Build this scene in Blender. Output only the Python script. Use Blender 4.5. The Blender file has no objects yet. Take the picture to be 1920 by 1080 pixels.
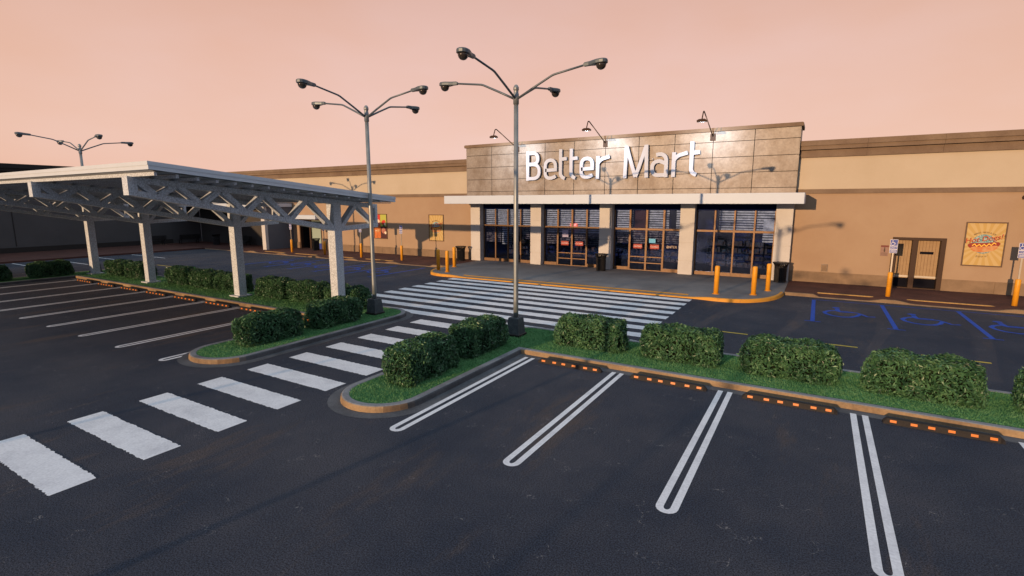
import bpy, math, random
from mathutils import Vector, Matrix
from mathutils.geometry import tessellate_polygon
R = math.radians
rnd = random.Random(7)
S = bpy.context.scene
COL = S.collection

# ------------------------------------------------------------------ helpers
class MB:
    """collects faces; build() links ONE mesh object"""
    def __init__(s): s.v = []; s.f = []; s.sm = []; s.mi = []
    def add(s, vs, fs, smooth=False, mi=0):
        o = len(s.v); s.v += [tuple(v) for v in vs]
        for f in fs: s.f.append([i + o for i in f]); s.sm.append(smooth); s.mi.append(mi)
    def box(s, x0, x1, y0, y1, z0, z1, mi=0):
        s.add([(x0,y0,z0),(x1,y0,z0),(x1,y1,z0),(x0,y1,z0),(x0,y0,z1),(x1,y0,z1),(x1,y1,z1),(x0,y1,z1)],
              [(0,3,2,1),(4,5,6,7),(0,1,5,4),(1,2,6,5),(2,3,7,6),(3,0,4,7)], mi=mi)
    def bbox(s, x0, x1, y0, y1, z0, z1, b=.01, mi=0):
        """box with chamfered vertical and top edges"""
        def ring(d, z): return [(x0+b+d,y0+d,z),(x1-b-d,y0+d,z),(x1-d,y0+b+d,z),(x1-d,y1-b-d,z),(x1-b-d,y1-d,z),(x0+b+d,y1-d,z),(x0+d,y1-b-d,z),(x0+d,y0+b+d,z)]
        s.loft([ring(0,z0), ring(0,z1-b), ring(b,z1)], mi=mi)
    def loft(s, rings, caps=True, smooth=False, mi=0, closed=True):
        n = len(rings[0]); vs = [p for r in rings for p in r]; fs = []
        for k in range(len(rings)-1):
            for i in range(n if closed else n-1):
                j = (i+1) % n
                fs.append((k*n+i, k*n+j, (k+1)*n+j, (k+1)*n+i))
        o = len(s.v); s.add(vs, fs, smooth, mi)
        if caps:
            for ring, rev in ((list(range(n)), True), (list(range((len(rings)-1)*n, len(rings)*n)), False)):
                s.f.append([o+i for i in (ring[::-1] if rev else ring)]); s.sm.append(False); s.mi.append(mi)
    def tube(s, pts, rad, n=10, caps=True, smooth=True, mi=0):
        pts = [Vector(p) for p in pts]
        if not hasattr(rad, '__len__'): rad = [rad]*len(pts)
        rings = []; prev = None
        for i, p in enumerate(pts):
            d = (pts[min(i+1,len(pts)-1)] - pts[max(i-1,0)]).normalized()
            a = prev if prev is not None else (Vector((0,0,1)) if abs(d.z) < .9 else Vector((1,0,0)))
            a = (a - d*a.dot(d)).normalized(); prev = a; b = d.cross(a)
            rings.append([p + (a*math.cos(2*math.pi*k/n) + b*math.sin(2*math.pi*k/n))*rad[i] for k in range(n)])
        s.loft(rings, caps, smooth, mi)
    def lathe(s, prof, n=24, c=(0,0,0), smooth=True, mi=0, caps=True):
        s.loft([[(c[0]+r*math.cos(2*math.pi*k/n), c[1]+r*math.sin(2*math.pi*k/n), c[2]+z) for k in range(n)] for r, z in prof], caps, smooth, mi)
    def poly(s, pts, z=None, flip=False, mi=0):
        """flat (possibly concave) polygon"""
        P = [Vector(p) if len(p) == 3 else Vector((p[0],p[1],z)) for p in pts]
        if len(P) <= 4:
            tri = [tuple(range(len(P)))]
        else: tri = tessellate_polygon([P])
        out = []
        for t in tri:
            a, b, c = P[t[0]], P[t[1]], P[t[2]]
            nz = (b-a).cross(c-a)
            up = nz.z if abs(nz.z) > 1e-9 else -nz.y
            out.append(tuple(t) if (up > 0) != flip else tuple(t)[::-1])
        s.add(P, out, mi=mi)
    def prism(s, pts, lo, hi, axis='z', mi=0):
        """extrude a 2D outline; axis z: (x,y) between z lo..hi ; axis y: (x,z) between y lo..hi ; axis x: (y,z)"""
        m = {'z': lambda p,h:(p[0],p[1],h), 'y': lambda p,h:(p[0],h,p[1]), 'x': lambda p,h:(h,p[0],p[1])}[axis]
        n = len(pts); A = [m(p,lo) for p in pts]; B = [m(p,hi) for p in pts]
        s.add(A+B, [(i,(i+1)%n,(i+1)%n+n,i+n) for i in range(n)], mi=mi)
        tri = tessellate_polygon([[Vector((p[0],p[1],0)) for p in pts]])
        s.add(A, [tuple(t) for t in tri], mi=mi); s.add(B, [tuple(t)[::-1] for t in tri], mi=mi)
    def ribbon(s, pts, w, lo, hi, closed=False, mi=0):
        """stroke of width w in the x-z plane between y=lo..hi (mitred)"""
        P = [Vector((p[0],p[1])) for p in pts]; n = len(P); L = []; Rr = []
        for i in range(n):
            a = P[i-1] if (i > 0 or closed) else None; b = P[(i+1)%n] if (i < n-1 or closed) else None
            d1 = (P[i]-a).normalized() if a is not None else (b-P[i]).normalized()
            d2 = (b-P[i]).normalized() if b is not None else d1
            n1 = Vector((-d1.y,d1.x)); n2 = Vector((-d2.y,d2.x)); m = (n1+n2)
            m = m/ max(m.length_squared/2, .35) if m.length > 1e-6 else n1
            L.append(P[i]+m*w/2); Rr.append(P[i]-m*w/2)
        rings = [[(l.x,lo,l.y),(r.x,lo,r.y),(r.x,hi,r.y),(l.x,hi,l.y)] for l, r in zip(L,Rr)]
        if closed: rings.append(rings[0])
        s.loft(rings, not closed, mi=mi)
    def build(s, name, mats, parent=None, loc=None, rz=0):
        me = bpy.data.meshes.new(name); me.from_pydata(s.v, [], s.f)
        if not isinstance(mats, (list, tuple)): mats = [mats]
        for m in mats: me.materials.append(m)
        me.polygons.foreach_set('use_smooth', s.sm); me.polygons.foreach_set('material_index', s.mi)
        me.update()
        o = bpy.data.objects.new(name, me); COL.objects.link(o)
        if parent is not None: o.parent = parent
        if loc is not None: o.location = loc
        if rz: o.rotation_euler = (0,0,rz)
        return o

def fixnormals(o):
    import bmesh
    bm = bmesh.new(); bm.from_mesh(o.data); bmesh.ops.recalc_face_normals(bm, faces=bm.faces); bm.to_mesh(o.data); bm.free(); return o
def tag(o, label=None, cat=None, group=None, kind=None):
    if label: o['label'] = label
    if cat: o['category'] = cat
    if group: o['group'] = group
    if kind: o['kind'] = kind
    return o
def thing(name, label, cat, loc=(0,0,0), rz=0, group=None):
    o = bpy.data.objects.new(name, None); COL.objects.link(o)
    o.empty_display_size = .2; o.location = loc; o.rotation_euler = (0,0,rz)
    return tag(o, label, cat, group)
def copy_tree(src, loc, rz=0, label=None):
    r = src.copy(); COL.objects.link(r); r.location = loc; r.rotation_euler = (0,0,rz)
    if label: r['label'] = label
    for ch in src.children:
        c = ch.copy(); COL.objects.link(c); c.parent = r
        for g in ch.children:
            d = g.copy(); COL.objects.link(d); d.parent = c
    return r
def text(name, body, size, mat, parent, loc, shear=0, depth=.002, align='CENTER', rot=0, spacing=1.0):
    cu = bpy.data.curves.new(name, 'FONT'); cu.body = body; cu.size = size; cu.align_x = align; cu.align_y = 'CENTER'
    cu.extrude = depth; cu.shear = shear; cu.resolution_u = 3; cu.space_character = spacing
    t = bpy.data.objects.new('tmp_text', cu); COL.objects.link(t)
    dg = bpy.context.evaluated_depsgraph_get(); me = bpy.data.meshes.new_from_object(t.evaluated_get(dg))
    bpy.data.objects.remove(t); bpy.data.curves.remove(cu)
    me.transform(Matrix.Rotation(R(90),4,'X') @ Matrix.Rotation(rot,4,'Z')); me.materials.clear(); me.materials.append(mat)
    o = bpy.data.objects.new(name, me); COL.objects.link(o); o.parent = parent; o.location = loc
    return o

# ------------------------------------------------------------------ materials
def mat(name, base, rough=.6, metal=0, spec=.4, noise=None, bump=None, fine=None, emit=None):
    """noise=(scale, second colour, lo, hi); fine=(scale, amount); bump=(scale, strength)"""
    m = bpy.data.materials.new(name); m.use_nodes = True; N = m.node_tree.nodes; Lk = m.node_tree.links
    b = N['Principled BSDF']; b.inputs['Base Color'].default_value = (*base,1); b.inputs['Roughness'].default_value = rough
    b.inputs['Metallic'].default_value = metal; b.inputs['Specular IOR Level'].default_value = spec
    tc = N.new('ShaderNodeTexCoord'); out = None
    if noise:
        nz = N.new('ShaderNodeTexNoise'); nz.inputs['Scale'].default_value = noise[0]; nz.inputs['Detail'].default_value = 6
        nz.inputs['Roughness'].default_value = .65; Lk.new(tc.outputs['Object'], nz.inputs['Vector'])
        mr = N.new('ShaderNodeMapRange'); mr.inputs[1].default_value = noise[2]; mr.inputs[2].default_value = noise[3]; Lk.new(nz.outputs['Fac'], mr.inputs[0])
        mx = N.new('ShaderNodeMix'); mx.data_type = 'RGBA'; mx.inputs[6].default_value = (*base,1); mx.inputs[7].default_value = (*noise[1],1)
        Lk.new(mr.outputs[0], mx.inputs[0]); out = mx.outputs[2]
    if fine:
        nz = N.new('ShaderNodeTexNoise'); nz.inputs['Scale'].default_value = fine[0]; nz.inputs['Detail'].default_value = 3
        Lk.new(tc.outputs['Object'], nz.inputs['Vector'])
        mr = N.new('ShaderNodeMapRange'); mr.inputs[1].default_value = .3; mr.inputs[2].default_value = .7
        mr.inputs[3].default_value = 1-fine[1]; mr.inputs[4].default_value = 1+fine[1]; Lk.new(nz.outputs['Fac'], mr.inputs[0])
        mx = N.new('ShaderNodeMix'); mx.data_type = 'RGBA'; mx.blend_type = 'MULTIPLY'; mx.inputs[0].default_value = 1
        if out: Lk.new(out, mx.inputs[6])
        else: mx.inputs[6].default_value = (*base,1)
        Lk.new(mr.outputs[0], mx.inputs[7]); out = mx.outputs[2]
    if out: Lk.new(out, b.inputs['Base Color'])
    if bump:
        nz = N.new('ShaderNodeTexNoise'); nz.inputs['Scale'].default_value = bump[0]; nz.inputs['Detail'].default_value = 4
        Lk.new(tc.outputs['Object'], nz.inputs['Vector'])
        bp = N.new('ShaderNodeBump'); bp.inputs['Strength'].default_value = bump[1]; bp.inputs['Distance'].default_value = .01
        Lk.new(nz.outputs['Fac'], bp.inputs['Height']); Lk.new(bp.outputs[0], b.inputs['Normal'])
    if emit:
        b.inputs['Emission Color'].default_value = (*emit[0],1); b.inputs['Emission Strength'].default_value = emit[1]
    return m
def island_mat(name, stops, rough=.6, spec=.3):
    """a random colour of the ramp per leaf / blade"""
    m = bpy.data.materials.new(name); m.use_nodes = True; N = m.node_tree.nodes; Lk = m.node_tree.links
    b = N['Principled BSDF']; b.inputs['Roughness'].default_value = rough; b.inputs['Specular IOR Level'].default_value = spec
    g = N.new('ShaderNodeNewGeometry'); tc = N.new('ShaderNodeTexCoord')
    nz = N.new('ShaderNodeTexNoise'); nz.inputs['Scale'].default_value = 2.2; nz.inputs['Detail'].default_value = 3; Lk.new(tc.outputs['Object'], nz.inputs['Vector'])
    oi = N.new('ShaderNodeObjectInfo')
    va = N.new('ShaderNodeVectorMath'); va.operation = 'ADD'; Lk.new(tc.outputs['Object'], va.inputs[0]); 
    vs = N.new('ShaderNodeVectorMath'); vs.operation = 'SCALE'; vs.inputs[0].default_value = (17,9,5); Lk.new(oi.outputs['Random'], vs.inputs['Scale'])
    Lk.new(vs.outputs[0], va.inputs[1]); Lk.new(va.outputs[0], nz.inputs['Vector'])
    ad = N.new('ShaderNodeMath'); ad.operation = 'MULTIPLY_ADD'; ad.inputs[1].default_value = .55; Lk.new(g.outputs['Random Per Island'], ad.inputs[0])
    m2 = N.new('ShaderNodeMapRange'); m2.inputs[1].default_value = .3; m2.inputs[2].default_value = .7; m2.inputs[3].default_value = 0; m2.inputs[4].default_value = .45
    Lk.new(nz.outputs['Fac'], m2.inputs[0]); Lk.new(m2.outputs[0], ad.inputs[2])
    rp = N.new('ShaderNodeValToRGB'); Lk.new(ad.outputs[0], rp.inputs[0])
    el = rp.color_ramp.elements
    el[0].position = stops[0][0]; el[0].color = (*stops[0][1],1); el[1].position = stops[-1][0]; el[1].color = (*stops[-1][1],1)
    for p, c in stops[1:-1]: e = el.new(p); e.color = (*c,1)
    Lk.new(rp.outputs[0], b.inputs['Base Color'])
    return m

def asphalt_mat():
    m = bpy.data.materials.new('asphalt'); m.use_nodes = True; N = m.node_tree.nodes; Lk = m.node_tree.links
    b = N['Principled BSDF']; b.inputs['Roughness'].default_value = .86; b.inputs['Specular IOR Level'].default_value = .25
    tc = N.new('ShaderNodeTexCoord')
    def noise(sc, det=4, vec=None, ro=.55):
        n = N.new('ShaderNodeTexNoise'); n.inputs['Scale'].default_value = sc; n.inputs['Detail'].default_value = det; n.inputs['Roughness'].default_value = ro
        Lk.new(vec or tc.outputs['Object'], n.inputs['Vector']); return n.outputs['Fac']
    def ramp(src, a, bb, lo=0., hi=1.):
        r = N.new('ShaderNodeMapRange'); r.inputs[1].default_value = a; r.inputs[2].default_value = bb; r.inputs[3].default_value = lo; r.inputs[4].default_value = hi
        Lk.new(src, r.inputs[0]); return r.outputs[0]
    def mix(f, a, c, typ='MIX'):
        x = N.new('ShaderNodeMix'); x.data_type = 'RGBA'; x.blend_type = typ
        for sock, val in ((x.inputs[0],f),(x.inputs[6],a),(x.inputs[7],c)):
            if isinstance(val, tuple): sock.default_value = (*val,1)
            elif isinstance(val, (int,float)): sock.default_value = val
            else: Lk.new(val, sock)
        return x.outputs[2]
    big = ramp(noise(.30, 7, None, .68), .38, .64)
    col = mix(big, (.025,.032,.048), (.050,.052,.064))
    mp = N.new('ShaderNodeMapping'); mp.inputs['Rotation'].default_value = (0,0,R(8)); mp.inputs['Scale'].default_value = (.9,.13,1); Lk.new(tc.outputs['Object'], mp.inputs['Vector'])
    tyre = ramp(noise(.9, 4, mp.outputs[0]), .5, .75, 0, .55)
    col = mix(tyre, col, (.024,.029,.043))
    mp2 = N.new('ShaderNodeMapping'); mp2.inputs['Rotation'].default_value = (0,0,R(-12)); mp2.inputs['Scale'].default_value = (1,.22,1); Lk.new(tc.outputs['Object'], mp2.inputs['Vector'])
    brown = ramp(noise(.6, 7, mp2.outputs[0], .72), .55, .68, 0, .85)  # warm streaks of grazing sun, put into the asphalt colour
    col = mix(brown, col, (.082,.062,.053))
    grain = ramp(noise(46, 4, None, .85), .41, .59, .25, 2.05)
    col = mix(1.0, col, grain, 'MULTIPLY')
    vo = N.new('ShaderNodeTexVoronoi'); vo.inputs['Scale'].default_value = 38; Lk.new(tc.outputs['Object'], vo.inputs['Vector'])
    chip = ramp(vo.outputs['Distance'], .08, .16, .55, 0)
    col = mix(chip, col, (.13,.125,.125))
    # scattered pale scuffs
    vs = N.new('ShaderNodeTexVoronoi'); vs.feature = 'DISTANCE_TO_EDGE'; vs.inputs['Scale'].default_value = 4.2
    wv = N.new('ShaderNodeVectorMath'); wv.operation = 'MULTIPLY_ADD'; wv.inputs[1].default_value = (.35,.35,.35)
    nv = N.new('ShaderNodeTexNoise'); nv.inputs['Scale'].default_value = 4; nv.inputs['Detail'].default_value = 5; Lk.new(tc.outputs['Object'], nv.inputs['Vector'])
    Lk.new(nv.outputs['Color'], wv.inputs[0]); Lk.new(tc.outputs['Object'], wv.inputs[2]); Lk.new(wv.outputs[0], vs.inputs['Vector'])
    line = ramp(vs.outputs['Distance'], .0, .03, 1, 0)
    gate = ramp(noise(1.9, 2), .615, .65)
    g2 = N.new('ShaderNodeMath'); g2.operation = 'MULTIPLY'; Lk.new(line, g2.inputs[0]); Lk.new(gate, g2.inputs[1])
    g3 = N.new('ShaderNodeMath'); g3.operation = 'MULTIPLY'; Lk.new(g2.outputs[0], g3.inputs[0]); Lk.new(ramp(noise(30,2), .45,.6), g3.inputs[1])
    col = mix(g3.outputs[0], col, (.25,.24,.235))
    Lk.new(col, b.inputs['Base Color'])
    bp = N.new('ShaderNodeBump'); bp.inputs['Strength'].default_value = .9; bp.inputs['Distance'].default_value = .016
    Lk.new(noise(60, 3, None, .7), bp.inputs['Height']); Lk.new(bp.outputs[0], b.inputs['Normal'])
    return m

M = {}
M['asphalt'] = asphalt_mat()
M['paint'] = mat('white_road_paint', (.78,.78,.79), .75, spec=.2, noise=(1.7,(.60,.60,.62),.45,.75), fine=(26,.10))
M['yellow_paint'] = mat('yellow_road_paint', (.55,.40,.06), .75, spec=.2, fine=(9,.15))
M['blue_paint'] = mat('blue_road_paint', (.014,.075,.40), .75, spec=.2, fine=(9,.18))
M['orange_paint'] = mat('amber_kerb_paint', (.66,.30,.035), .6, spec=.3, noise=(3,(.42,.19,.04),.5,.8), bump=(30,.2))
M['kerb'] = mat('kerb_concrete', (.235,.24,.25), .85, spec=.2, noise=(1.3,(.14,.14,.145),.45,.72), fine=(25,.12), bump=(40,.25))
M['kerbface'] = mat('sunlit_kerb_face', (.345,.235,.13), .85, spec=.2, noise=(.9,(.17,.115,.07),.42,.66), fine=(25,.12), bump=(40,.25))  # low sun on the front kerb faces, put into the colour
M['kerbmid'] = mat('half_sunlit_kerb', (.24,.15,.08), .85, spec=.2, noise=(1.1,(.12,.09,.065),.40,.62), fine=(25,.12))  # painted step between sunlit and shaded kerb on the curved nose
M['kerbdark'] = mat('shaded_kerb_side', (.10,.10,.105), .85, spec=.2, noise=(1.1,(.055,.055,.058),.42,.66), fine=(25,.12))  # kerb sides turned from the sun, shade put into the colour
M['tankerb'] = mat('tan_kerb_concrete', (.25,.17,.10), .85, spec=.2, noise=(1.2,(.17,.11,.065),.4,.7), fine=(25,.1))
M['gutter'] = mat('gutter_concrete', (.125,.13,.14), .85, spec=.2, noise=(1.1,(.06,.063,.07),.35,.7), fine=(22,.15), bump=(40,.3))
M['pavement'] = mat('pavement_concrete', (.20,.20,.205), .85, spec=.2, noise=(.5,(.13,.13,.135),.35,.7), fine=(25,.08), bump=(30,.2))
M['brick_paving'] = mat('red_paving', (.115,.052,.040), .85, spec=.15, noise=(.8,(.065,.032,.028),.35,.7), fine=(18,.2), bump=(24,.3))
M['soil'] = mat('grass_soil', (.06,.18,.068), .95, spec=.1, noise=(3,(.10,.25,.09),.35,.7), fine=(60,.4), bump=(60,.8))
M['blade'] = island_mat('grass_blade', [(0,(.055,.17,.066)),(.5,(.11,.28,.11)),(1,(.22,.39,.165))], .7, .2)
M['leaf'] = island_mat('hedge_leaf', [(0,(.009,.032,.016)),(.3,(.028,.086,.038)),(.65,(.075,.185,.080)),(.92,(.14,.27,.125)),(1,(.15,.20,.085))], .42, .5)
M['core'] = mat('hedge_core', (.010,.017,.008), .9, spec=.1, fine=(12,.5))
M['tan'] = mat('tan_stucco', (.385,.275,.18), .9, spec=.15, noise=(.35,(.345,.235,.15),.4,.7), fine=(40,.04), bump=(70,.1))
M['cream'] = mat('cream_stucco', (.50,.425,.32), .9, spec=.15, noise=(.3,(.46,.385,.28),.4,.7), fine=(40,.03), bump=(70,.1))
M['cornice'] = mat('brown_cornice', (.215,.155,.105), .8, spec=.2, noise=(.9,(.16,.11,.075),.35,.7), fine=(20,.08))
M['stone'] = mat('base_stone', (.27,.185,.115), .85, spec=.2, noise=(1.2,(.19,.13,.08),.35,.7), bump=(20,.2))
M['panel'] = mat('bronze_cladding', (.25,.222,.195), .48, metal=.15, spec=.35, noise=(.8,(.145,.112,.085),.38,.70), fine=(9,.12))
M['kick'] = mat('black_kick_plate', (.006,.006,.011), .8, spec=.1)
M['joint'] = mat('dark_joint', (.03,.025,.022), .9)
M['pillar'] = mat('pillar_limestone', (.565,.55,.525), .85, spec=.2, noise=(1,(.51,.49,.465),.4,.7), fine=(30,.04))
M['fascia'] = mat('white_canopy_metal', (.53,.60,.68), .5, spec=.35, noise=(.4,(.50,.565,.64),.4,.7))
M['soffit'] = mat('canopy_soffit', (.45,.42,.39), .8)
M['bronze'] = mat('bronze_aluminium', (.17,.095,.045), .5, metal=.3, spec=.4, fine=(8,.15))
M['darkbronze'] = mat('dark_bronze', (.055,.030,.018), .6, spec=.2)
M['navy'] = mat('navy_header', (.004,.009,.045), .85, spec=.08)
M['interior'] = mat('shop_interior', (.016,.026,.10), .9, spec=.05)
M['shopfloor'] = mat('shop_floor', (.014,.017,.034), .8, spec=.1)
M['merch1'] = mat('shelf_goods_brown', (.10,.055,.04), .8, noise=(6,(.03,.03,.05),.4,.6))
M['merch2'] = mat('shelf_goods_blue', (.03,.06,.10), .8, noise=(7,(.10,.06,.05),.4,.6))
M['maroon'] = mat('maroon_panel', (.07,.012,.014), .7)
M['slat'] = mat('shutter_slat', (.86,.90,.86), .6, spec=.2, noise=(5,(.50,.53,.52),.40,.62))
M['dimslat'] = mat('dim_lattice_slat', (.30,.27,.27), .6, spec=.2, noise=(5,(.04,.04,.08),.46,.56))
M['letter'] = mat('white_letter_acrylic', (.50,.545,.64), .5, spec=.25)
M['steel'] = mat('galvanised_pole', (.30,.325,.325), .42, metal=.5, spec=.5, noise=(2,(.20,.225,.23),.4,.7))
M['lampmetal'] = mat('lamp_grey_metal', (.11,.135,.15), .45, metal=.4, spec=.5)
M['lampdome'] = mat('lamp_lens', (.035,.030,.026), .18, spec=.5)
M['plinth'] = mat('plinth_dark_concrete', (.050,.062,.070), .75, noise=(5,(.10,.115,.12),.5,.75), fine=(40,.25), bump=(30,.4))
M['black'] = mat('black_metal', (.012,.011,.011), .5, spec=.4)
M['rubber'] = mat('stop_rubber', (.022,.018,.016), .7, spec=.3, fine=(20,.2))
M['reflector'] = mat('amber_reflector', (.72,.20,.025), .45, spec=.4)
M['galv'] = mat('carport_steel', (.63,.69,.75), .65, spec=.35, noise=(22,(.43,.47,.51),.44,.56), fine=(60,.18))
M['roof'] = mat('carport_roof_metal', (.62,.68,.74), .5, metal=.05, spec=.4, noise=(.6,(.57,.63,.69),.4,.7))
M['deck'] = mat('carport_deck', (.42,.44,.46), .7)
M['bollard'] = mat('bollard_yellow', (.78,.34,.02), .45, spec=.4, noise=(4,(.62,.26,.02),.5,.75))
M['signpost'] = mat('sign_post_steel', (.40,.36,.30), .45, metal=.5)
M['signblue'] = mat('sign_blue', (.03,.06,.30), .45)
M['signwhite'] = mat('sign_white', (.72,.70,.70), .5)
M['signred'] = mat('sign_red', (.34,.035,.02), .55)
M['exitred'] = mat('lit_exit_sign', (.5,.05,.02), .5, emit=((1,.16,.07),1.6))
M['exitwhite'] = mat('lit_exit_letters', (.9,.7,.6), .5, emit=((1,.75,.6),1.5))
M['shadegrey'] = mat('shaded_wing_wall', (.095,.090,.088), .85, noise=(.4,(.082,.078,.076),.4,.7))  # shade on the wing wall, put into its base colour
M['shadedwall'] = mat('shaded_walk_wall', (.060,.055,.051), .85, noise=(.4,(.05,.045,.042),.4,.7))  # shade of the covered walk painted into the wall colour
M['greyblue'] = mat('shaded_end_wall', (.13,.14,.16), .85, noise=(.5,(.11,.12,.14),.4,.7))  # end wall side away from the sun, painted in its shade tone
M['wood'] = mat('door_boards', (.34,.225,.115), .6, spec=.3, fine=(6,.08))
M['groove'] = mat('board_groove', (.16,.09,.04), .8)
M['greenlit'] = mat('pale_green_door', (.30,.38,.31), .6)
M['dark'] = mat('dark_opening', (.008,.008,.01), .8)
M['frame'] = mat('poster_frame', (.10,.055,.03), .5)
M['teal'] = mat('print_teal', (.10,.24,.26), .6, noise=(22,(.45,.50,.42),.5,.56))
M['sausage'] = mat('print_sausage', (.26,.025,.012), .6)
M['bun'] = mat('print_bun', (.56,.30,.12), .6, noise=(2.2,(.52,.17,.045),.45,.6))
M['mustard'] = mat('print_mustard', (.95,.55,.06), .6)
M['ink'] = mat('print_dark_ink', (.06,.03,.015), .6)
M['printred'] = mat('print_red', (.52,.085,.025), .6)
M['p_red'] = mat('print_bright_red', (.55,.035,.02), .6)
M['p_lime'] = mat('print_lime', (.42,.44,.07), .6)
M['p_orange'] = mat('print_orange', (.62,.16,.03), .6, noise=(4,(.40,.12,.03),.45,.6))
M['p_plum'] = mat('print_plum', (.06,.012,.014), .6)
M['p_cream'] = mat('print_cream', (.80,.62,.45), .6)
M['p_pink'] = mat('print_meat', (.50,.20,.13), .6, noise=(9,(.30,.09,.06),.45,.6))
M['p_green'] = mat('print_green', (.05,.12,.03), .6)
M['awning'] = mat('teal_awning_cloth', (.02,.13,.17), .8)
M['cyan'] = mat('cyan_sticker', (.08,.42,.70), .5)
M['lilac'] = mat('lilac_notice', (.35,.33,.50), .5)
def rays_mat():
    m = bpy.data.materials.new('print_sunburst'); m.use_nodes = True; N = m.node_tree.nodes; Lk = m.node_tree.links
    b = N['Principled BSDF']; b.inputs['Roughness'].default_value = .6
    tc = N.new('ShaderNodeTexCoord'); sp = N.new('ShaderNodeSeparateXYZ'); Lk.new(tc.outputs['Object'], sp.inputs[0])
    at = N.new('ShaderNodeMath'); at.operation = 'ARCTAN2'; Lk.new(sp.outputs['X'], at.inputs[0]); Lk.new(sp.outputs['Z'], at.inputs[1])
    mu = N.new('ShaderNodeMath'); mu.operation = 'MULTIPLY'; mu.inputs[1].default_value = 22; Lk.new(at.outputs[0], mu.inputs[0])
    si = N.new('ShaderNodeMath'); si.operation = 'SINE'; Lk.new(mu.outputs[0], si.inputs[0])
    mr = N.new('ShaderNodeMapRange'); mr.inputs[1].default_value = -.3; mr.inputs[2].default_value = .3; Lk.new(si.outputs[0], mr.inputs[0])
    mx = N.new('ShaderNodeMix'); mx.data_type = 'RGBA'; mx.inputs[6].default_value = (.47,.305,.085,1); mx.inputs[7].default_value = (.52,.365,.14,1); Lk.new(mr.outputs[0], mx.inputs[0])
    Lk.new(mx.outputs[2], b.inputs['Base Color']); return m
M['rays'] = rays_mat()
def glass_mat():
    m = bpy.data.materials.new('tinted_glass'); m.use_nodes = True; N = m.node_tree.nodes; Lk = m.node_tree.links
    N.remove(N['Principled BSDF']); out = N['Material Output']
    tr = N.new('ShaderNodeBsdfTransparent'); tr.inputs[0].default_value = (.58,.66,.86,1)
    gl = N.new('ShaderNodeBsdfGlossy'); gl.inputs['Roughness'].default_value = .06; gl.inputs['Color'].default_value = (.38,.52,1,1)
    fr = N.new('ShaderNodeFresnel'); fr.inputs[0].default_value = 1.95
    nz = N.new('ShaderNodeTexNoise'); nz.inputs['Scale'].default_value = .9; tc = N.new('ShaderNodeTexCoord'); Lk.new(tc.outputs['Object'], nz.inputs['Vector'])
    bp = N.new('ShaderNodeBump'); bp.inputs['Strength'].default_value = .05; bp.inputs['Distance'].default_value = .05
    Lk.new(nz.outputs['Fac'], bp.inputs['Height']); Lk.new(bp.outputs[0], gl.inputs['Normal'])
    mx = N.new('ShaderNodeMixShader'); Lk.new(fr.outputs[0], mx.inputs[0]); Lk.new(tr.outputs[0], mx.inputs[1]); Lk.new(gl.outputs[0], mx.inputs[2])
    Lk.new(mx.outputs[0], out.inputs['Surface']); return m
M['glass'] = glass_mat()

# ------------------------------------------------------------------ ground and markings (structure)
def sheet(name, label, rects_or_polys, z, m):
    b = MB()
    for p in rects_or_polys:
        if len(p) == 4 and not hasattr(p[0], '__len__'):
            x0,x1,y0,y1 = p; p = [(x0,y0),(x1,y0),(x1,y1),(x0,y1)]
        b.poly(p, z)
    return tag(b.build(name, m), label, kind='structure')
g = MB(); g.add([(-400,-400,0),(400,-400,0),(400,400,0),(-400,400,0)], [(0,1,2,3)])
tag(g.build('ground', M['asphalt']), 'dark grey asphalt of the whole car park', kind='structure')

def arc(cx, cy, r, a0, a1, n=12, ry=None):
    ry = ry or r
    return [(cx+r*math.cos(R(a0+(a1-a0)*i/n)), cy+ry*math.sin(R(a0+(a1-a0)*i/n))) for i in range(n+1)]
def offset(pts, d):
    """inward (left of travel) offset of a closed counter-clockwise outline"""
    out = []; n = len(pts)
    for i in range(n):
        p = Vector(pts[i]); a = Vector(pts[i-1]); b = Vector(pts[(i+1)%n])
        d1 = (p-a).normalized(); d2 = (b-p).normalized()
        n1 = Vector((-d1.y,d1.x)); n2 = Vector((-d2.y,d2.x)); m = n1+n2
        m = m/max(m.length_squared/2,.2); out.append(tuple(p+m*d))
    return out
# stall double lines with a rounded open end
def double_line(x, y0, y1, flip=False):
    w = .33; t = .115; pts_o = []; pts_i = []
    for i in range(9):
        a = math.pi + math.pi*i/8
        pts_o.append((x+w/2*math.cos(a), y0+.17+.17*math.sin(a)))
        pts_i.append((x+(w/2-t)*math.cos(a), y0+.19+.085*math.sin(a)))
    o = [(x-w/2,y1)]+pts_o+[(x+w/2,y1)]; i_ = [(x-w/2+t,y1)]+pts_i+[(x+w/2-t,y1)]
    return [[o[k],o[k+1],i_[k+1],i_[k]] for k in range(len(o)-1)]
XR = [-7.0+2.7*k for k in range(8)]
XL = [-16.12-2.71*k for k in range(9)]
polys = []
for x in XR + XL: polys += double_line(x, 7.08, 12.93)
sheet('parking_lines', 'white double stall lines with rounded ends on the asphalt', polys, .006, M['paint'])
def jagged(x0, x1, y0, y1, step=.04):
    n = int((x1-x0)/step); a = []; b = []
    for i in range(n+1):
        x = x0+(x1-x0)*i/n; a.append((x, y0+rnd.uniform(-.016,.016))); b.append((x, y1+rnd.uniform(-.016,.016)))
    return [[a[i],a[i+1],b[i+1],b[i]] for i in range(n)]
polys = []
for k in range(-1, 10): polys += jagged(-13.16, -9.96, 2.63+1.317*k, 3.26+1.317*k)
sheet('crosswalk_near', 'white zebra bars crossing the car park between the two islands', polys, .006, M['paint'])
polys = []
for k in range(9): polys += jagged(-19.0, -4.86, 24.34-1.07*k, 24.90-1.07*k, .11)
sheet('crosswalk_far', 'wide white zebra bars in front of the store entrance', polys, .006, M['paint'])
polys = []
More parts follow.
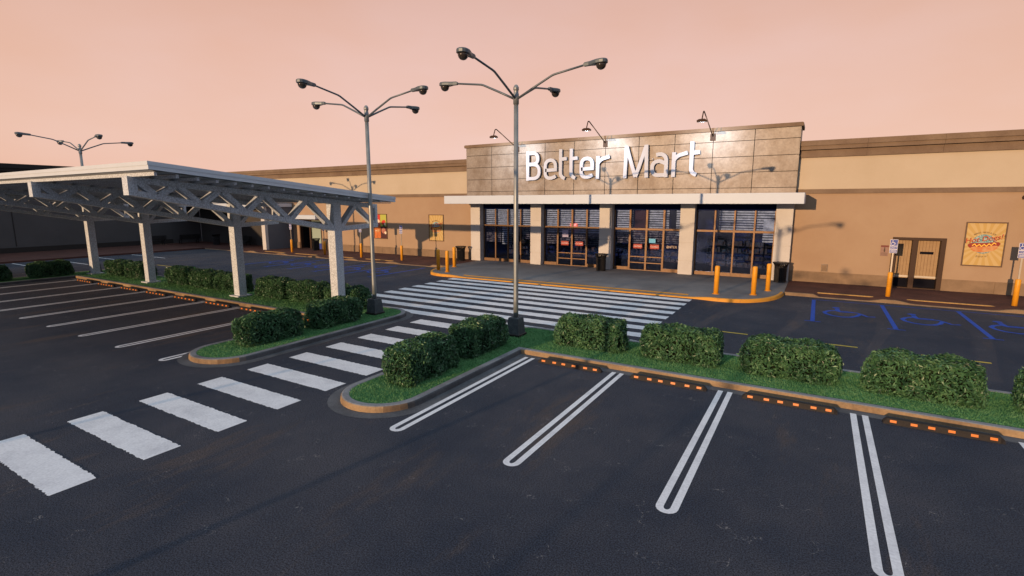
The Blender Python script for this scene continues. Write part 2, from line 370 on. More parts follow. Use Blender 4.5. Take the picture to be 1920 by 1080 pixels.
for k in range(-14, 8):
    x1 = -1.79+3.19*k
    if x1 > -19.6 and x1-2 < -4.6: continue
    polys.append((x1-2, x1, 19.04, 19.16))
sheet('lane_line', 'yellow dashed line along the store road', polys, .006, M['yellow_paint'])
def stroke_poly(pts, w, c=(0,0), s=1):
    P = [Vector((c[0]+p[0]*s, c[1]+p[1]*s)) for p in pts]; out = []; L = []; Q = []
    for i in range(len(P)):
        a = P[max(i-1,0)]; b = P[min(i+1,len(P)-1)]; d = (b-a).normalized(); n = Vector((-d.y,d.x))
        L.append(P[i]+n*w/2); Q.append(P[i]-n*w/2)
    return [[tuple(Q[i]),tuple(Q[i+1]),tuple(L[i+1]),tuple(L[i])] for i in range(len(P)-1)]
WHEEL = [(.98,25.50),(.69,25.24),(.53,24.86),(.59,24.5),(.8,24.22),(1.14,24.08),(1.43,24.2),(1.65,24.55),(1.83,25.1)]
SYM = [([(-.13+p[0]-1.27, p[1]-25.1) for p in WHEEL], .15),
       ([(-.40,.80),(-.36,.2),(-.30,.15)], .17), ([(-.36,.28),(.18,.28)], .10),
       ([(-.36,.10),(.30,.16),(.42,-.05),(.62,-.48),(.88,-.40)], .13)]
def symbol(cx, cy, s=1.0):
    out = []
    for pts, w in SYM: out.append(stroke_poly(pts, w*s, (cx,cy), s))
    out.append([arc(cx-.42*s, cy+1.0*s, .15*s, 0, 360, 10)[:-1]])
    return out
lines = []; syms = []
XB = [.12+2.635*k for k in range(6)] + [-23.7-2.635*k for k in range(6)]
for x in XB:
    lines += [(x-.075,x+.075,22.70,27.85), (x-.27,x+.27,22.60,22.69)]
lines += [(.2,16,27.86,27.93)]
sheet('accessible_lines', 'blue lines of the accessible stalls by the store pavement', lines, .006, M['blue_paint'])
b = MB()
for k in range(5):
    for i, st in enumerate(symbol(1.40+2.635*k, 25.1)):
        for p in st: b.poly(p, .006+.0012*i)
for k in range(5):
    for i, st in enumerate(symbol(-25.02-2.635*k, 25.1)):
        for p in st: b.poly(p, .006+.0012*i)
tag(b.build('accessible_symbols', M['blue_paint']), 'blue wheelchair symbols painted in the stalls by the store', kind='structure')
sheet('wing_stall_lines', 'thin white stall lines in front of the dark wing', [(-52.6,-46.8,13.93+2.66*k-.05,13.93+2.66*k+.05) for k in range(-3,4)], .006, M['paint'])

# ------------------------------------------------------------------ planted islands
ISL_R = [(14,13.05),(14,15.85)] + arc(-8.25,14.55,1.3,90,180,10) + arc(-8.48,8.45,1.06,180,360,18,1.05) + [(-7.42,13.05)]
ISL_L = [(-16.2,8.55)] + arc(-15.05,8.55,1.15,180,360,18,1.05)[1:] + arc(-15.1,14.65,1.2,0,90,10) + arc(-40.0,14.65,1.2,90,180,8) + [(-41.2,-8),(-38.9,-8),(-38.9,13.05),(-16.2,13.05)]
def dens(pts, maxd=.8):
    out = []
    for i in range(len(pts)):
        a = Vector(pts[i]); b = Vector(pts[(i+1)%len(pts)]); n = max(1, int((b-a).length/maxd))
        out += [tuple(a+(b-a)*k/n) for k in range(n)]
    return out
for ol, wh in ((ISL_R,'in front of the store, L-shaped with a rounded nose'), (ISL_L,'under the carport, with a rounded nose beside the zebra')):
    D = [p for p in ol]
    D = [q for q in D]; b = MB(); prof = [(0,0),(.015,.11),(.035,.138),(.06,.15),(.19,.15),(.205,.144),(.21,.11)]
    b.loft([[(p[0],p[1],z) for p in offset(D,d)] for d, z in prof], caps=False)
    n_ = len(D); rg = [offset(D,d) for d, z in prof]
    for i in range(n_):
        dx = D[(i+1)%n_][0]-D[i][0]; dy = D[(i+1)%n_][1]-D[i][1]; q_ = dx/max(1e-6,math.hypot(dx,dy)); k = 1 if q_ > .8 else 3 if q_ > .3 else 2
        for r_ in range(2): b.mi[r_*n_+i] = k  # painted sun and shade, chosen by which way each kerb face turns
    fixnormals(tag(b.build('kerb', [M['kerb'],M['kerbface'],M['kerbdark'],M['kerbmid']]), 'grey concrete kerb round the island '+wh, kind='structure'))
    b = MB(); A = offset(D,-.28); Bq = offset(D,.01)
    b.loft([[(p[0],p[1],.0045) for p in A], [(p[0],p[1],.011) for p in Bq]], caps=False)
    tag(b.build('gutter', M['gutter']), 'flat concrete gutter apron round the island '+wh, kind='structure')
    b = MB(); b.poly(offset(D,.2), .132)
    tag(b.build('lawn', M['soil']), 'green turf bed of the island '+wh, kind='structure')
def inside(pt, poly):
    x, y = pt; r = False; j = len(poly)-1
    for i in range(len(poly)):
        xi, yi = poly[i]; xj, yj = poly[j]
        if (yi > y) != (yj > y) and x < (xj-xi)*(y-yi)/(yj-yi)+xi: r = not r
        j = i
    return r
b = MB()
def blades(ol, x0, x1, y0, y1, dens_):
    P = offset(ol, .22)
    for _ in range(int((x1-x0)*(y1-y0)*dens_)):
        x = rnd.uniform(x0,x1); y = rnd.uniform(y0,y1)
        if not inside((x,y), P): continue
        a = rnd.uniform(0,6.283); w = rnd.uniform(.006,.012); h = rnd.uniform(.018,.048); lean = rnd.uniform(0,.035); la = rnd.uniform(0,6.283)
        dx, dy = math.cos(a)*w, math.sin(a)*w
        b.v += [(x-dx,y-dy,.13),(x+dx,y+dy,.13),(x+math.cos(la)*lean,y+math.sin(la)*lean,.13+h)]
        n = len(b.v); b.f.append([n-3,n-2,n-1]); b.sm.append(False); b.mi.append(0)
blades(ISL_R, -9.6,-7.2,7.3,13.3, 2300); blades(ISL_R, -9.6,5.5,13.0,15.9, 2000)
blades(ISL_L, -16.2,-13.8,7.4,13.3, 1500); blades(ISL_L, -20,-13.8,13.0,15.9, 1100); blades(ISL_L, -41.2,-20,13,15.9, 350)
tag(b.build('grass', M['blade']), 'short green grass growing on the kerbed islands', kind='stuff')

# ------------------------------------------------------------------ hedges
def hedge_mesh(L=2.08, W=.88, H=.90, seed=1, n=6800):
    r = random.Random(seed); b = MB()
    nx, ny, nz = 10, 5, 5
    def pt(u, v, w):                                        # lumpy box core
        x = (u-.5)*(L-.22); y = (v-.5)*(W-.2); z = .10+w*(H-.24)
        k = .045*math.sin(5.1*x+seed)+.04*math.sin(7*y+2*seed)+.03*math.sin(9*z+seed)
        return (x*(1+k*.4)*.94, y*(1+k)*.9, z*(1+k*.4)*.93)
    def face(fn, nu, nv):
        vs = [pt(*fn(i/nu, j/nv)) for i in range(nu+1) for j in range(nv+1)]
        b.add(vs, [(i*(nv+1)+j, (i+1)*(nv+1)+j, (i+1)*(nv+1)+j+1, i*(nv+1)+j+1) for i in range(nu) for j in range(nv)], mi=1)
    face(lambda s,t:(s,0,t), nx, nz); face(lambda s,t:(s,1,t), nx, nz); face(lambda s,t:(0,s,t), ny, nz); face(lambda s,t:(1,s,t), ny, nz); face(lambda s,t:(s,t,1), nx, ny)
    for _ in range(n):
        area = [L*H, L*H, W*H, W*H, L*W*1.25]; k = r.choices(range(5), area)[0]
        u, v = r.random(), r.random(); dep = -abs(r.gauss(0,.06)) + (.03 if r.random() < .85 else r.uniform(.03,.09))
        if k == 4: p = Vector(((u-.5)*L, (v-.5)*W, H+dep)); nrm = Vector((0,0,1))
        elif k < 2: s_ = -1 if k == 0 else 1; p = Vector(((u-.5)*L, s_*(W/2+dep), .02+v*H*.98)); nrm = Vector((0,s_,0))
        else: s_ = -1 if k == 2 else 1; p = Vector((s_*(L/2+dep), (u-.5)*W, .02+v*H*.98)); nrm = Vector((s_,0,0))
        # rounded edges, undercut near the foot, lumps
        q = Vector((p.x/(L/2), p.y/(W/2), max(0,(p.z-H*.5)/(H*.5))))
        e = max(0, q.length-1.12); p -= Vector((q.x*L/2, q.y*W/2, q.z*H/2))*.20*e
        foot = max(0, .2-p.z); p.x *= 1-.35*foot; p.y *= 1-.5*foot
        p += nrm*(.07*math.sin(6.3*p.x+seed*1.7)*math.sin(5.2*p.z+3.1*p.y+seed))
        nn = (nrm + Vector((r.gauss(0,.55), r.gauss(0,.55), r.gauss(.25,.55)))).normalized()
        a = nn.orthogonal().normalized(); a.rotate(Matrix.Rotation(r.uniform(0,6.283),3,nn)); c = nn.cross(a)
        ln = r.uniform(.065,.125); wd = ln*r.uniform(.26,.40); tip = r.uniform(.0,.06)
        b.add([p-a*ln*.5, p+c*wd*.5+nn*tip*.5, p+a*ln*.6+nn*-.3*tip, p-c*wd*.5+nn*tip*.5], [(0,1,2),(0,2,3)])
    me = b.build('hedge', [M['leaf'], M['core']]); return me
protos = [hedge_mesh(seed=s) for s in (1,2,3)]
HB = 'clipped box hedges on the islands'
hed = []
for k, lb in enumerate(['small hedge block just right of the pole base of the tallest lamp', 'hedge block behind the second wheel stop of the front row', 'hedge block between the second and third double stall lines of the front row end', 'big hedge block at right behind the amber-studded wheel stop', 'hedge block cut by the right edge of the picture']):
    hed.append((-5.75+2.7*k, 14.52, 0, lb))
hed[0] = (*hed[0][:3], 'hedge block behind the first wheel stop, beside the near lamp post')
hed[1] = (*hed[1][:3], 'hedge block behind the second wheel stop from the near lamp post')
hed[2] = (*hed[2][:3], 'hedge block behind the third wheel stop from the near lamp post')
hed[3] = (*hed[3][:3], 'widest-looking hedge block behind the fourth wheel stop from the near lamp post')
hed += [(-8.5,9.80,90,'hedge block in the rounded nose between zebra and nearest stall line'),
        (-8.55,12.42,90,'hedge block just in front of the near lamp post base'),
        (-15.05,9.9,90,'dark hedge block in the rounded nose left of the zebra'),
        (-15.1,12.55,90,'dark hedge block in front of the middle lamp post'),
        (-17.1,14.95,0,'hedge block behind the nearest carport column'),
        (-19.55,14.95,0,'hedge block just left of the nearest carport column'),
        (-21.95,14.95,0,'hedge block just right of the second carport column'),
        (-25.3,14.9,0,'hedge block just left of the second carport column'),
        (-27.7,14.9,0,'middle hedge block between second and third carport columns'),
        (-30.1,14.9,0,'hedge block just right of the third carport column'),
        (-34.6,14.75,0,'hedge block just left of the third carport column'),
        (-37.1,14.75,0,'hedge block just right of the farthest carport column'),
        (-40.15,12.3,90,'dark hedge block left of the farthest carport column'),
        (-40.15,9.4,90,'dark hedge block cut by the left edge of the picture')]
for i, (x, y, a, lb) in enumerate(hed):
    o = protos[i] if i < 3 else protos[i % 3].copy()
    if i >= 3: COL.objects.link(o)
    o.location = (x, y, .13); o.rotation_euler = (0,0,R(a + (180 if i % 2 else 0))); o.scale = (1.02 if a == 0 else .98, 1, 1 if i < 7 else .97)
    tag(o, lb, 'hedge', HB)

# ------------------------------------------------------------------ wheel stops
def make_stop():
    t = thing('wheel_stop', 'x', 'wheel stop', group='black rubber wheel stops with amber reflectors')
    b = MB(); L = .95
    prof = lambda x, k: [(x,-.085,0),(x,-.05*k-.005,.105*k+.01),(x,.05*k+.005,.105*k+.01),(x,.085,0)]
    b.loft([prof(-L,.45), prof(-L+.07,1), prof(-.315,1), prof(-.31,.96), prof(-.305,1), prof(.305,1), prof(.31,.96), prof(.315,1), prof(L-.07,1), prof(L,.45)])
    b.build('body', M['rubber'], t)
    for k in range(6):
        x = -.78+.312*k + (.03 if k in (1,4) else 0); r_ = MB()
        def P(u, v, out): # point on the sloped face
            y = -.085+.03*v; z = .115*v; n = Vector((0,-.115,.03)).normalized()
            return (x+u, y+n.y*out, z+n.z*out)
        q = [(-.055,.36),(.055,.36),(.055,.78),(-.055,.78)]
        r_.loft([[P(*c,0) for c in q],[P(*c,.005) for c in q]]); r_.build('reflector', M['reflector'], t)
    return t
st = make_stop()
OR = ['first','second','third','fourth','fifth','sixth','seventh','eighth']
for k in range(5):
    x = -5.65+2.7*k; lb = f'black wheel stop in front of the kerb, {OR[k]} stall from the near lamp post'
    if k == 0: st.location = (x,12.66,0); st['label'] = lb
    else: copy_tree(st, (x,12.66,0), 0, lb)
for k in range(8):
    copy_tree(st, (-17.47-2.71*k,12.66,0), 0, f'small black wheel stop beside the carport, {OR[k]} stall from the zebra')

# ------------------------------------------------------------------ street lamps
def make_lamp():
    t = thing('street_lamp', 'x', 'street lamp', group='tall four-armed car park lamps')
    b = MB(); sq = lambda h, z: [(-h,-h,z),(h,-h,z),(h,h,z),(-h,h,z)]
    b.loft([sq(.27,0), sq(.27,.07), sq(.245,.09)]); b.build('foot', M['black'], t)
    b = MB(); b.loft([sq(.235,.08), sq(.19,.58), sq(.175,.62), sq(.15,.62)]); b.build('plinth', M['plinth'], t)
    b = MB(); b.lathe([(.085,.6),(.083,1.2),(.078,4),(.072,7.6)], 20); b.lathe([(.09,7.45),(.09,7.75),(.075,7.8),(.075,7.86),(.09,7.88),(.088,7.95),(.05,8.02),(.005,8.04)], 20)
    b.build('pole', M['steel'], t)
    for q in range(4):
        ang = q*math.pi/2; c, s = math.cos(ang), math.sin(ang)
        tr = lambda p: (p[0]*c-p[1]*s, p[0]*s+p[1]*c, p[2])
        a = MB(); pts = [(.07,0,7.62),(.6,0,7.87),(1.22,0,8.15),(1.30,0,8.175),(1.38,0,8.19),(2.35,0,8.33)]
        a.tube([tr(p) for p in pts], [.036,.035,.033,.033,.032,.03], 8); arm = a.build('arm', M['lampmetal'], t)
        hd = MB()       # flat teardrop housing: narrow neck, wide rounded nose
        outl = [(2.26,.04),(2.42,.05),(2.56,.11),(2.68,.155),(2.79,.165),(2.89,.15),(2.955,.095),(2.98,0)]
        full = outl + [(x,-w) for x, w in outl[-2::-1]]
        def ring(k, z0): return [tr((2.72+(x-2.72)*k, w*k, z0+.10*(x-2.2)*.35)) for x, w in full]
        hd.loft([ring(.93,8.275), ring(1,8.286), ring(1,8.355), ring(.92,8.385), ring(.6,8.40)]); h = hd.build('lamp_head', M['lampmetal'], arm)
        fixnormals(h)
        d = MB(); cx = 2.79
        rings = [[tr((cx+.15*k*math.cos(2*math.pi*i/16), .145*k*math.sin(2*math.pi*i/16), 8.29-dz)) for i in range(16)] for k, dz in ((1,0),(.96,.05),(.82,.10),(.55,.14),(.2,.16),(.02,.162))]
        d.loft(rings, smooth=True); fixnormals(d.build('lens', M['lampdome'], arm))
    return t
lp = make_lamp(); lp.location = (-8.46,14.5,.13); lp['label'] = 'nearest and tallest four-armed lamp, standing on the grass corner right of the zebra'
copy_tree(lp, (-15.05,14.55,.13), 0, 'four-armed lamp left of the zebra, at the end of the carport island')
copy_tree(lp, (-39.85,14.5,.13), 0, 'distant four-armed lamp rising behind the carport roof at left')
copy_tree(lp, (-9.6,-11.3,0), 0, 'four-armed lamp behind the viewer whose shadow falls on the right entrance pillar')
copy_tree(lp, (-15.6,-11.3,0), 0, 'four-armed lamp behind the viewer whose shadow falls on the fourth entrance pillar')
copy_tree(lp, (-10.4,-37.0,0), 0, 'four-armed lamp far behind the viewer whose shadow falls low on the tan wall')

# ------------------------------------------------------------------ carport
cp = thing('carport', 'long pale steel carport with lattice trusses and sloping roof', 'carport', (-27.5,13,0))
def P_(b, name, m, par=cp): 
    o = b.build(name, m, par); o.matrix_parent_inverse = Matrix.Translation(-Vector(cp.location)); return fixnormals(o)
ztop = lambda y: 5.255-.0832*(y-7.0)
zroof = lambda y: 5.395-.0905*(y-6.95)
for X in (-16.71, -23.56, -32.1, -39.05):
    b = MB(); b.bbox(X-.21,X+.21,13.98,14.36,.13,ztop(14.2)-.1,.012); b.box(X-.36,X+.36,13.82,14.52,.12,.19); col = P_(b,'column',M['galv'])
    b = MB(); x0, x1 = X-.1, X+.2-.0
    def bar(ya, za, yb, zb, w, dx=0.):
        d = Vector((yb-ya, zb-za)).normalized(); n = Vector((-d.y,d.x))*w/2
        b.prism([(ya-n.x,za-n.y),(yb-n.x,zb-n.y),(yb+n.x,zb+n.y),(ya+n.x,za+n.y)], x0+dx, x1-dx, 'x')
    zb = lambda y: 4.74+(3.42-4.74)*(y-7)/(14.05-7) if y < 14.05 else 3.40+.045*(y-14.05)
    b.prism([(7.0,ztop(7)-.17),(16.33,ztop(16.33)-.17),(16.33,ztop(16.33)),(7.0,ztop(7))], x0, x1, 'x')
    b.prism([(7.0,zb(7)),(13.99,zb(13.99)),(13.99,zb(13.99)+.19),(7.0,zb(7)+.17)], x0, x1, 'x')
    b.prism([(14.35,zb(14.35)),(16.33,zb(16.33)),(16.33,zb(16.33)+.17),(14.35,zb(14.35)+.19)], x0, x1, 'x')
    b.prism([(6.985,zb(7)-.005),(7.22,zb(7.22)+.02),(7.22,ztop(7.22)-.02),(6.985,ztop(7)+.004)], x0-.004, x1+.004, 'x')
    b.prism([(16.2,zb(16.2)+.02),(16.345,zb(16.33)-.005),(16.345,ztop(16.33)+.004),(16.2,ztop(16.2)-.02)], x0-.004, x1+.004, 'x')
    nodes = [(7.25,1),(7.72,0),(8.3,1),(8.95,0),(9.6,1),(10.4,0),(11.1,1),(12.05,0),(12.85,1),(13.98,0)]
    for (ya,ta),(yb,tb) in zip(nodes,nodes[1:]):
        bar(ya, ztop(ya)-.1 if ta else zb(ya)+.1, yb, ztop(yb)-.1 if tb else zb(yb)+.1, .17, .012)
    for (ya,ta),(yb,tb) in zip([(14.36,0),(15.2,1),(16.2,0)],[(15.2,1),(16.2,0)]):
        bar(ya, ztop(ya)-.1 if ta else zb(ya)+.13, yb, ztop(yb)-.1 if tb else zb(yb)+.13, .15, .012)
    P_(b,'truss',M['galv'])
b = MB(); XA, XB_ = -47.0, -15.2
y0, y1 = 6.95, 16.1
b.prism([(y0,zroof(y0)),(y1,zroof(y1)),(y1,zroof(y1)+.19),(y0,zroof(y0)+.2)], XA, XB_, 'x')
rf = P_(b,'roof',M['roof'])
b = MB(); n = 60       # corrugated underside
vs = []
for i in range(n+1):
    y = y0+.05+(y1-y0-.1)*i/n; dz = -.03 if i % 4 in (1,2) else -.004
    vs += [(XA+.05,y,zroof(y)+dz),(XB_-.05,y,zroof(y)+dz)]
b.add(vs, [(2*i,2*i+1,2*i+3,2*i+2) for i in range(n)])
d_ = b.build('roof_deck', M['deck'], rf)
b = MB(); b.box(XA-.01,XB_+.012,y0-.014,y0,zroof(y0)+.11,zroof(y0)+.214); b.prism([(y0-.014,zroof(y0)+.11),(y1+.01,zroof(y1)+.11),(y1+.01,zroof(y1)+.214),(y0-.014,zroof(y0)+.214)], XB_, XB_+.014, 'x')
d_ = b.build('roof_trim', M['roof'], rf); fixnormals(d_)
for k in range(17):
    y = 7.16+.548*k; b = MB(); z = ztop(y)+.002
    b.prism([(y-.035,z),(y+.035,z),(y+.035,zroof(y)-.035),(y-.035,zroof(y)-.035)], XA+.3, -15.32, 'x')
    fixnormals(b.build('purlin', M['galv'], rf))

# ------------------------------------------------------------------ store pavement
def front(x):      # plan line of the entrance apron kerb
    u = x+11.8; a = abs(u)
    if a < 6.9: return 25.2
    if a < 8.0: t = (a-6.9)/1.1; return 25.2-.15*(3*t*t-2*t**3)
    t = min(1,(a-8.0)/2.62); return 25.05+3.55*(1-math.sqrt(max(0,1-t**2.4)))
xs = [-22.42+21.24*(.5-.5*math.cos(math.pi*i/90)) for i in range(91)]
def drop(x): a = abs(x+11.8); return 1 if a < 6.7 else max(0,1-(a-6.7)/1.0)
def az(x, y):
    k = max(0, 1-(y-front(x)-.15)/1.3); return .15-.10*drop(x)*k
b = MB(); rows = [0,.04,.08,.13,.2,.4,.7,1]
vs = []
for x in xs:
    f = front(x)+.14
    for t in rows: y = f+(33.6-f)*t; vs.append((x,y,az(x,y)))
m_ = len(rows); b.add(vs, [(i*m_+j,(i+1)*m_+j,(i+1)*m_+j+1,i*m_+j+1) for i in range(len(xs)-1) for j in range(m_-1)])
tag(b.build('entrance_pavement', M['pavement']), 'grey concrete pavement in front of the store doors', kind='structure')
b = MB(); fr = [(x,front(x)) for x in xs]; rings = []
for i, (x, y) in enumerate(fr):
    a = Vector(fr[max(i-1,0)]); c = Vector(fr[min(i+1,len(fr)-1)]); d = (c-a).normalized(); n = Vector((-d.y,d.x)); h = .15-.10*drop(x)
    rings.append([(x,y,0),(x+n.x*.02,y+n.y*.02,h*.85),(x+n.x*.05,y+n.y*.05,h+.004),(x+n.x*.17,y+n.y*.17,h+.004),(x+n.x*.18,y+n.y*.18,0)])
b.loft(rings, closed=False)
fixnormals(tag(b.build('entrance_kerb', M['orange_paint']), 'amber painted kerb curving round the entrance pavement', kind='structure'))
b = MB(); vs = []
for i in range(41):
    x = -18.8+13.6*i/40; 
    for y in (25.62,25.86): vs.append((x,y,az(x,y)+.008))
b.add(vs, [(2*i,2*i+2,2*i+3,2*i+1) for i in range(40)])
tag(b.build('tactile_strip', M['orange_paint']), 'amber strip along the lowered entrance kerb', kind='structure')
# brick-red pavements with dropped kerbs between the sign posts
POSTS_R = [3.13,7.58,12.0,16.4]; POSTS_L = [-27.62,-32.05,-36.5,-40.9,-45.3]
def kz(x, posts):
    d = min(abs(x-p) for p in posts); return .15 if d < .28 else max(.035, .15-.115*(d-.28)/.55)
def side_pavement(x0, x1, posts, lb):
    n = int(abs(x1-x0)/.25); X = [x0+(x1-x0)*i/n for i in range(n+1)]
    def hz(x): return kz(x,posts) if x0+1.4 < x < x1-1.4 else .15
    b = MB(); Y = [28.72,29.3,29.9,30.6,32,33.6]; vs = []
    for x in X:
        h = hz(x)
        for j, y in enumerate(Y): k = max(0,1-(y-28.72)/1.9); vs.append((x,y,.148-(.148-h)*k))
    b.add(vs, [(i*6+j,(i+1)*6+j,(i+1)*6+j+1,i*6+j+1) for i in range(n) for j in range(5)])
    tag(b.build('brick_pavement', M['brick_paving']), 'brick-red pavement along the '+lb, kind='structure')
    b = MB(); rings = []
    for x in X: h = hz(x)+.003; rings.append([(x,28.58,0),(x,28.6,h*.9),(x,28.62,h),(x,28.75,h),(x,28.76,0)])
    b.loft(rings, closed=False)
    fixnormals(tag(b.build('pavement_kerb', M['tankerb']), 'dipping concrete kerb along the '+lb, kind='structure'))
    b = MB()
    for p, q in zip(sorted(posts),sorted(posts)[1:]):
        z = .148-(.148-.035)*max(0,1-(29.55-28.72)/1.9)+.014
        b.box(p+.55,q-.62,29.46,29.66,z-.03,z)
    if x0 > -10: b.box(-.6,2.55,29.46,29.66,.09,.102+.012)
    tag(b.build('pavement_strips', mat('ochre_strip_'+str(int(x0)), (.55,.32,.10), .8, fine=(8,.2))), 'ochre strips laid across the red pavement along the '+lb, kind='structure')
side_pavement(-1.17, 30, POSTS_R, 'right part of the store')
side_pavement(-62, -22.42, POSTS_L, 'left part of the store')
b = MB(); b.box(-62,-53,-60,28.57,-.1,.14); tag(b.build('wing_pavement', M['brick_paving']), 'dark red pavement in front of the dark wing', kind='structure')

# ------------------------------------------------------------------ store building
sb = thing('store_building', 'long tan supermarket with brown cornice and raised bronze sign wall', 'store', (-12,33.2,0))
INV = Matrix.Translation(-Vector(sb.location))
def B(b, name, m, par=None, fix=False):
    o = b.build(name, m, par or sb); o.matrix_parent_inverse = INV.copy(); return fixnormals(o) if fix else o
YW = 33.2
b = MB(); b.box(-62,-45.6,YW,34,4.2,5.06); b.box(-45.6,-44.25,YW,34,.1,5.06); b.box(-44.25,-41.0,YW,34,2.95,5.06); b.box(-41.0,-23.17,YW,34,.1,5.06); B(b,'wall',M['tan'])
b = MB(); b.box(-1.24,3.5,YW,34,.1,5.06); b.box(3.5,5.52,YW,34,2.72,5.06); b.box(5.52,9.0,YW,34,.1,5.06); b.box(9.0,12.2,YW,34,2.25,5.06); b.box(9.0,12.2,YW,34,.1,.75); b.box(12.2,30,YW,34,.1,5.06)
B(b,'wall',M['tan'])
for xa, xb in ((-62,-23.3),(-1.3,30)): b = MB(); b.box(xa,xb,YW+.003,34,5.06,7.9); B(b,'upper_wall',M['cream'])
def course(b, xa, xb, z0, z1, p, segs=3.1):
    n = int((xb-xa)/segs)
    for i in range(n):
        a = xa+(xb-xa)*i/n; c = xa+(xb-xa)*(i+1)/n; b.box(a+.004,c-.004 if i < n-1 else c,YW-p,YW-.0005,z0,z1)
for xa, xb in ((-62,-23.4),(-1.25,30)):
    b = MB(); course(b,xa,xb,5.05,5.29,.07); b.box(xa,xb,YW-.06,YW+.2,5.06,5.28); B(b,'band',M['cornice'])
    b = MB(); course(b,xa,xb,7.0,7.36,.10); course(b,xa,xb,7.395,7.60,.26); course(b,xa,xb,7.603,7.87,.33); b.box(xa,xb,YW-.05,YW+.3,6.985,7.86); B(b,'cornice',M['cornice'])
for xa, xb in ((-45.25,-44.3),(-40.95,-23.2),(-1.2,3.42),(5.6,30)):
    b = MB(); n = max(1,int((xb-xa)/1.9)); b.box(xa+.01,xb-.01,YW-.03,YW+.1,.1,.72)
    for i in range(n):
        a = xa+(xb-xa)*i/n; c = xa+(xb-xa)*(i+1)/n; b.box(a+.006,c-.006,YW-.06,YW-.0005,.1,.66); b.box(a+.006,c-.006,YW-.04,YW-.0005,.664,.74)
    B(b,'base_course',M['stone'])
b = MB(); b.box(-62,30,34.002,60,4.75,7.6); B(b,'roof_block',M['cornice'])
# sign wall: cladding panels on a dark back
b = MB(); b.box(-23.38,-1.24,32.66,34.6,5.0,8.68); b.box(-23.36,-1.26,32.64,34,4.6,5.02); B(b,'cladding_back',M['joint'])
b = MB(); zs = [5.06,5.40,6.28,7.16,8.04,8.64]; xs_ = [-23.40]+[-21.1+2.205*i for i in range(9)]+[-1.22]
for xa, xb in zip(xs_,xs_[1:]):
    for za, zb_ in zip(zs,zs[1:]): b.box(xa+.018,xb-.018,32.6,32.66,za+.016,zb_-.016)
for za, zb_ in zip(zs,zs[1:]): b.box(-1.24,-1.20,32.62,34.6,za+.016,zb_-.016)
B(b,'sign_cladding',M['panel'])
b = MB(); b.box(-23.5,-1.1,32.5,34.7,8.64,8.82); b.box(-23.46,-1.14,32.54,34.66,8.82,8.85); B(b,'coping',M['cornice'])
# entrance canopy
b = MB(); b.bbox(-23.72,-.70,30.2,32.6,4.5,5.06,.012); B(b,'canopy',M['fascia'])
b = MB(); b.box(-23.5,-.9,30.4,32.9,4.485,4.499); B(b,'canopy_soffit',M['soffit'])
PX = [-22.74+5.27*k for k in range(5)]
for x in PX:
    b = MB()
    for za, zb_ in ((.1,.995),(1.02,2.125),(2.15,3.305),(3.33,4.484)): b.bbox(x-.43,x+.43,32.75,33.7,za,zb_,.008)
    b.box(x-.40,x+.40,32.78,33.67,.1,4.48); B(b,'pillar',M['pillar'])
YG = 33.3
for i in range(4):
    xa, xb = PX[i]+.43, PX[i+1]-.43; w = (xb-xa)/4; door = i in (1,2)
    b = MB()
    for k in range(5):
        x = xa+w*k; hw = .045 if 0 < k < 4 else .04; x = min(max(x,xa+hw),xb-hw)
        if door and k in (1,2,3): hw = .06
        b.box(x-hw,x+hw,YG-.06,YG+.06,.1,4.10)
    b.box(xa,xb,YG-.055,YG+.055,2.80,2.92)
    for k in range(4):
        if door and k in (1,2):
            for z in (.66,1.05): b.box(xa+w*k+.06,xa+w*(k+1)-.06,YG-.05,YG+.05,z-.03,z+.03)
            b.box(xa+w*k+.06,xa+w*(k+1)-.06,YG-.05,YG+.05,.1,.2)
        else: b.box(xa+w*k+.04,xa+w*(k+1)-.04,YG-.10,YG+.05,.1,.36)
    fr_ = B(b,'window_frame',M['bronze'])
    b = MB(); b.box(xa,xb,YG-.05,YG+.04,4.10,4.49); o = b.build('header_panel',M['navy'],fr_)
    b = MB(); b.add([(xa,YG,.12),(xb,YG,.12),(xb,YG,4.1),(xa,YG,4.1)],[(0,1,2,3)]); o = b.build('glazing',M['glass'],fr_)
# inside of the shop: room, shelves, shutters
b = MB(); b.box(-23.2,-1.2,33.75,39.9,-.05,.095); B(b,'shop_floor',M['shopfloor'])
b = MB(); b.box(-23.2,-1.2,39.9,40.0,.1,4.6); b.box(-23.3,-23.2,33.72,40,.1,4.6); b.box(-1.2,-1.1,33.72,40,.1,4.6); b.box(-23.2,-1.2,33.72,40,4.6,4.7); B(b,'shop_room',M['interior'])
sh = 0
def shutter(xa, xb, z0, z1=4.08, y=33.5, m='slat'):
    b = MB(); z = z1
    while z > z0:
        b.prism([(y,z),(y-.012,z-.02),(y-.012,z-.08),(y,z-.1),(y+.01,z-.05)], xa, xb, 'x'); z -= .15
    return B(b,'shutter',M[m],None,True)
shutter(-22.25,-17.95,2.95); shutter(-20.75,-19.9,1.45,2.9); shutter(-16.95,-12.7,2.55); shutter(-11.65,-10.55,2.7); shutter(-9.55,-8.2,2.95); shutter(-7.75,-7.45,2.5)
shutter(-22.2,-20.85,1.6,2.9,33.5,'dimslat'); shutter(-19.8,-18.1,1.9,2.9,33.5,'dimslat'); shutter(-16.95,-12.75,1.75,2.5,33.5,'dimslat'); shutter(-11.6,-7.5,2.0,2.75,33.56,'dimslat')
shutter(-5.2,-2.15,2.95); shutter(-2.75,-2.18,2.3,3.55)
b = MB(); b.box(-10.5,-9.6,33.7,33.75,2.4,4.08); B(b,'shop_panel',M['maroon'])
r3 = random.Random(11)
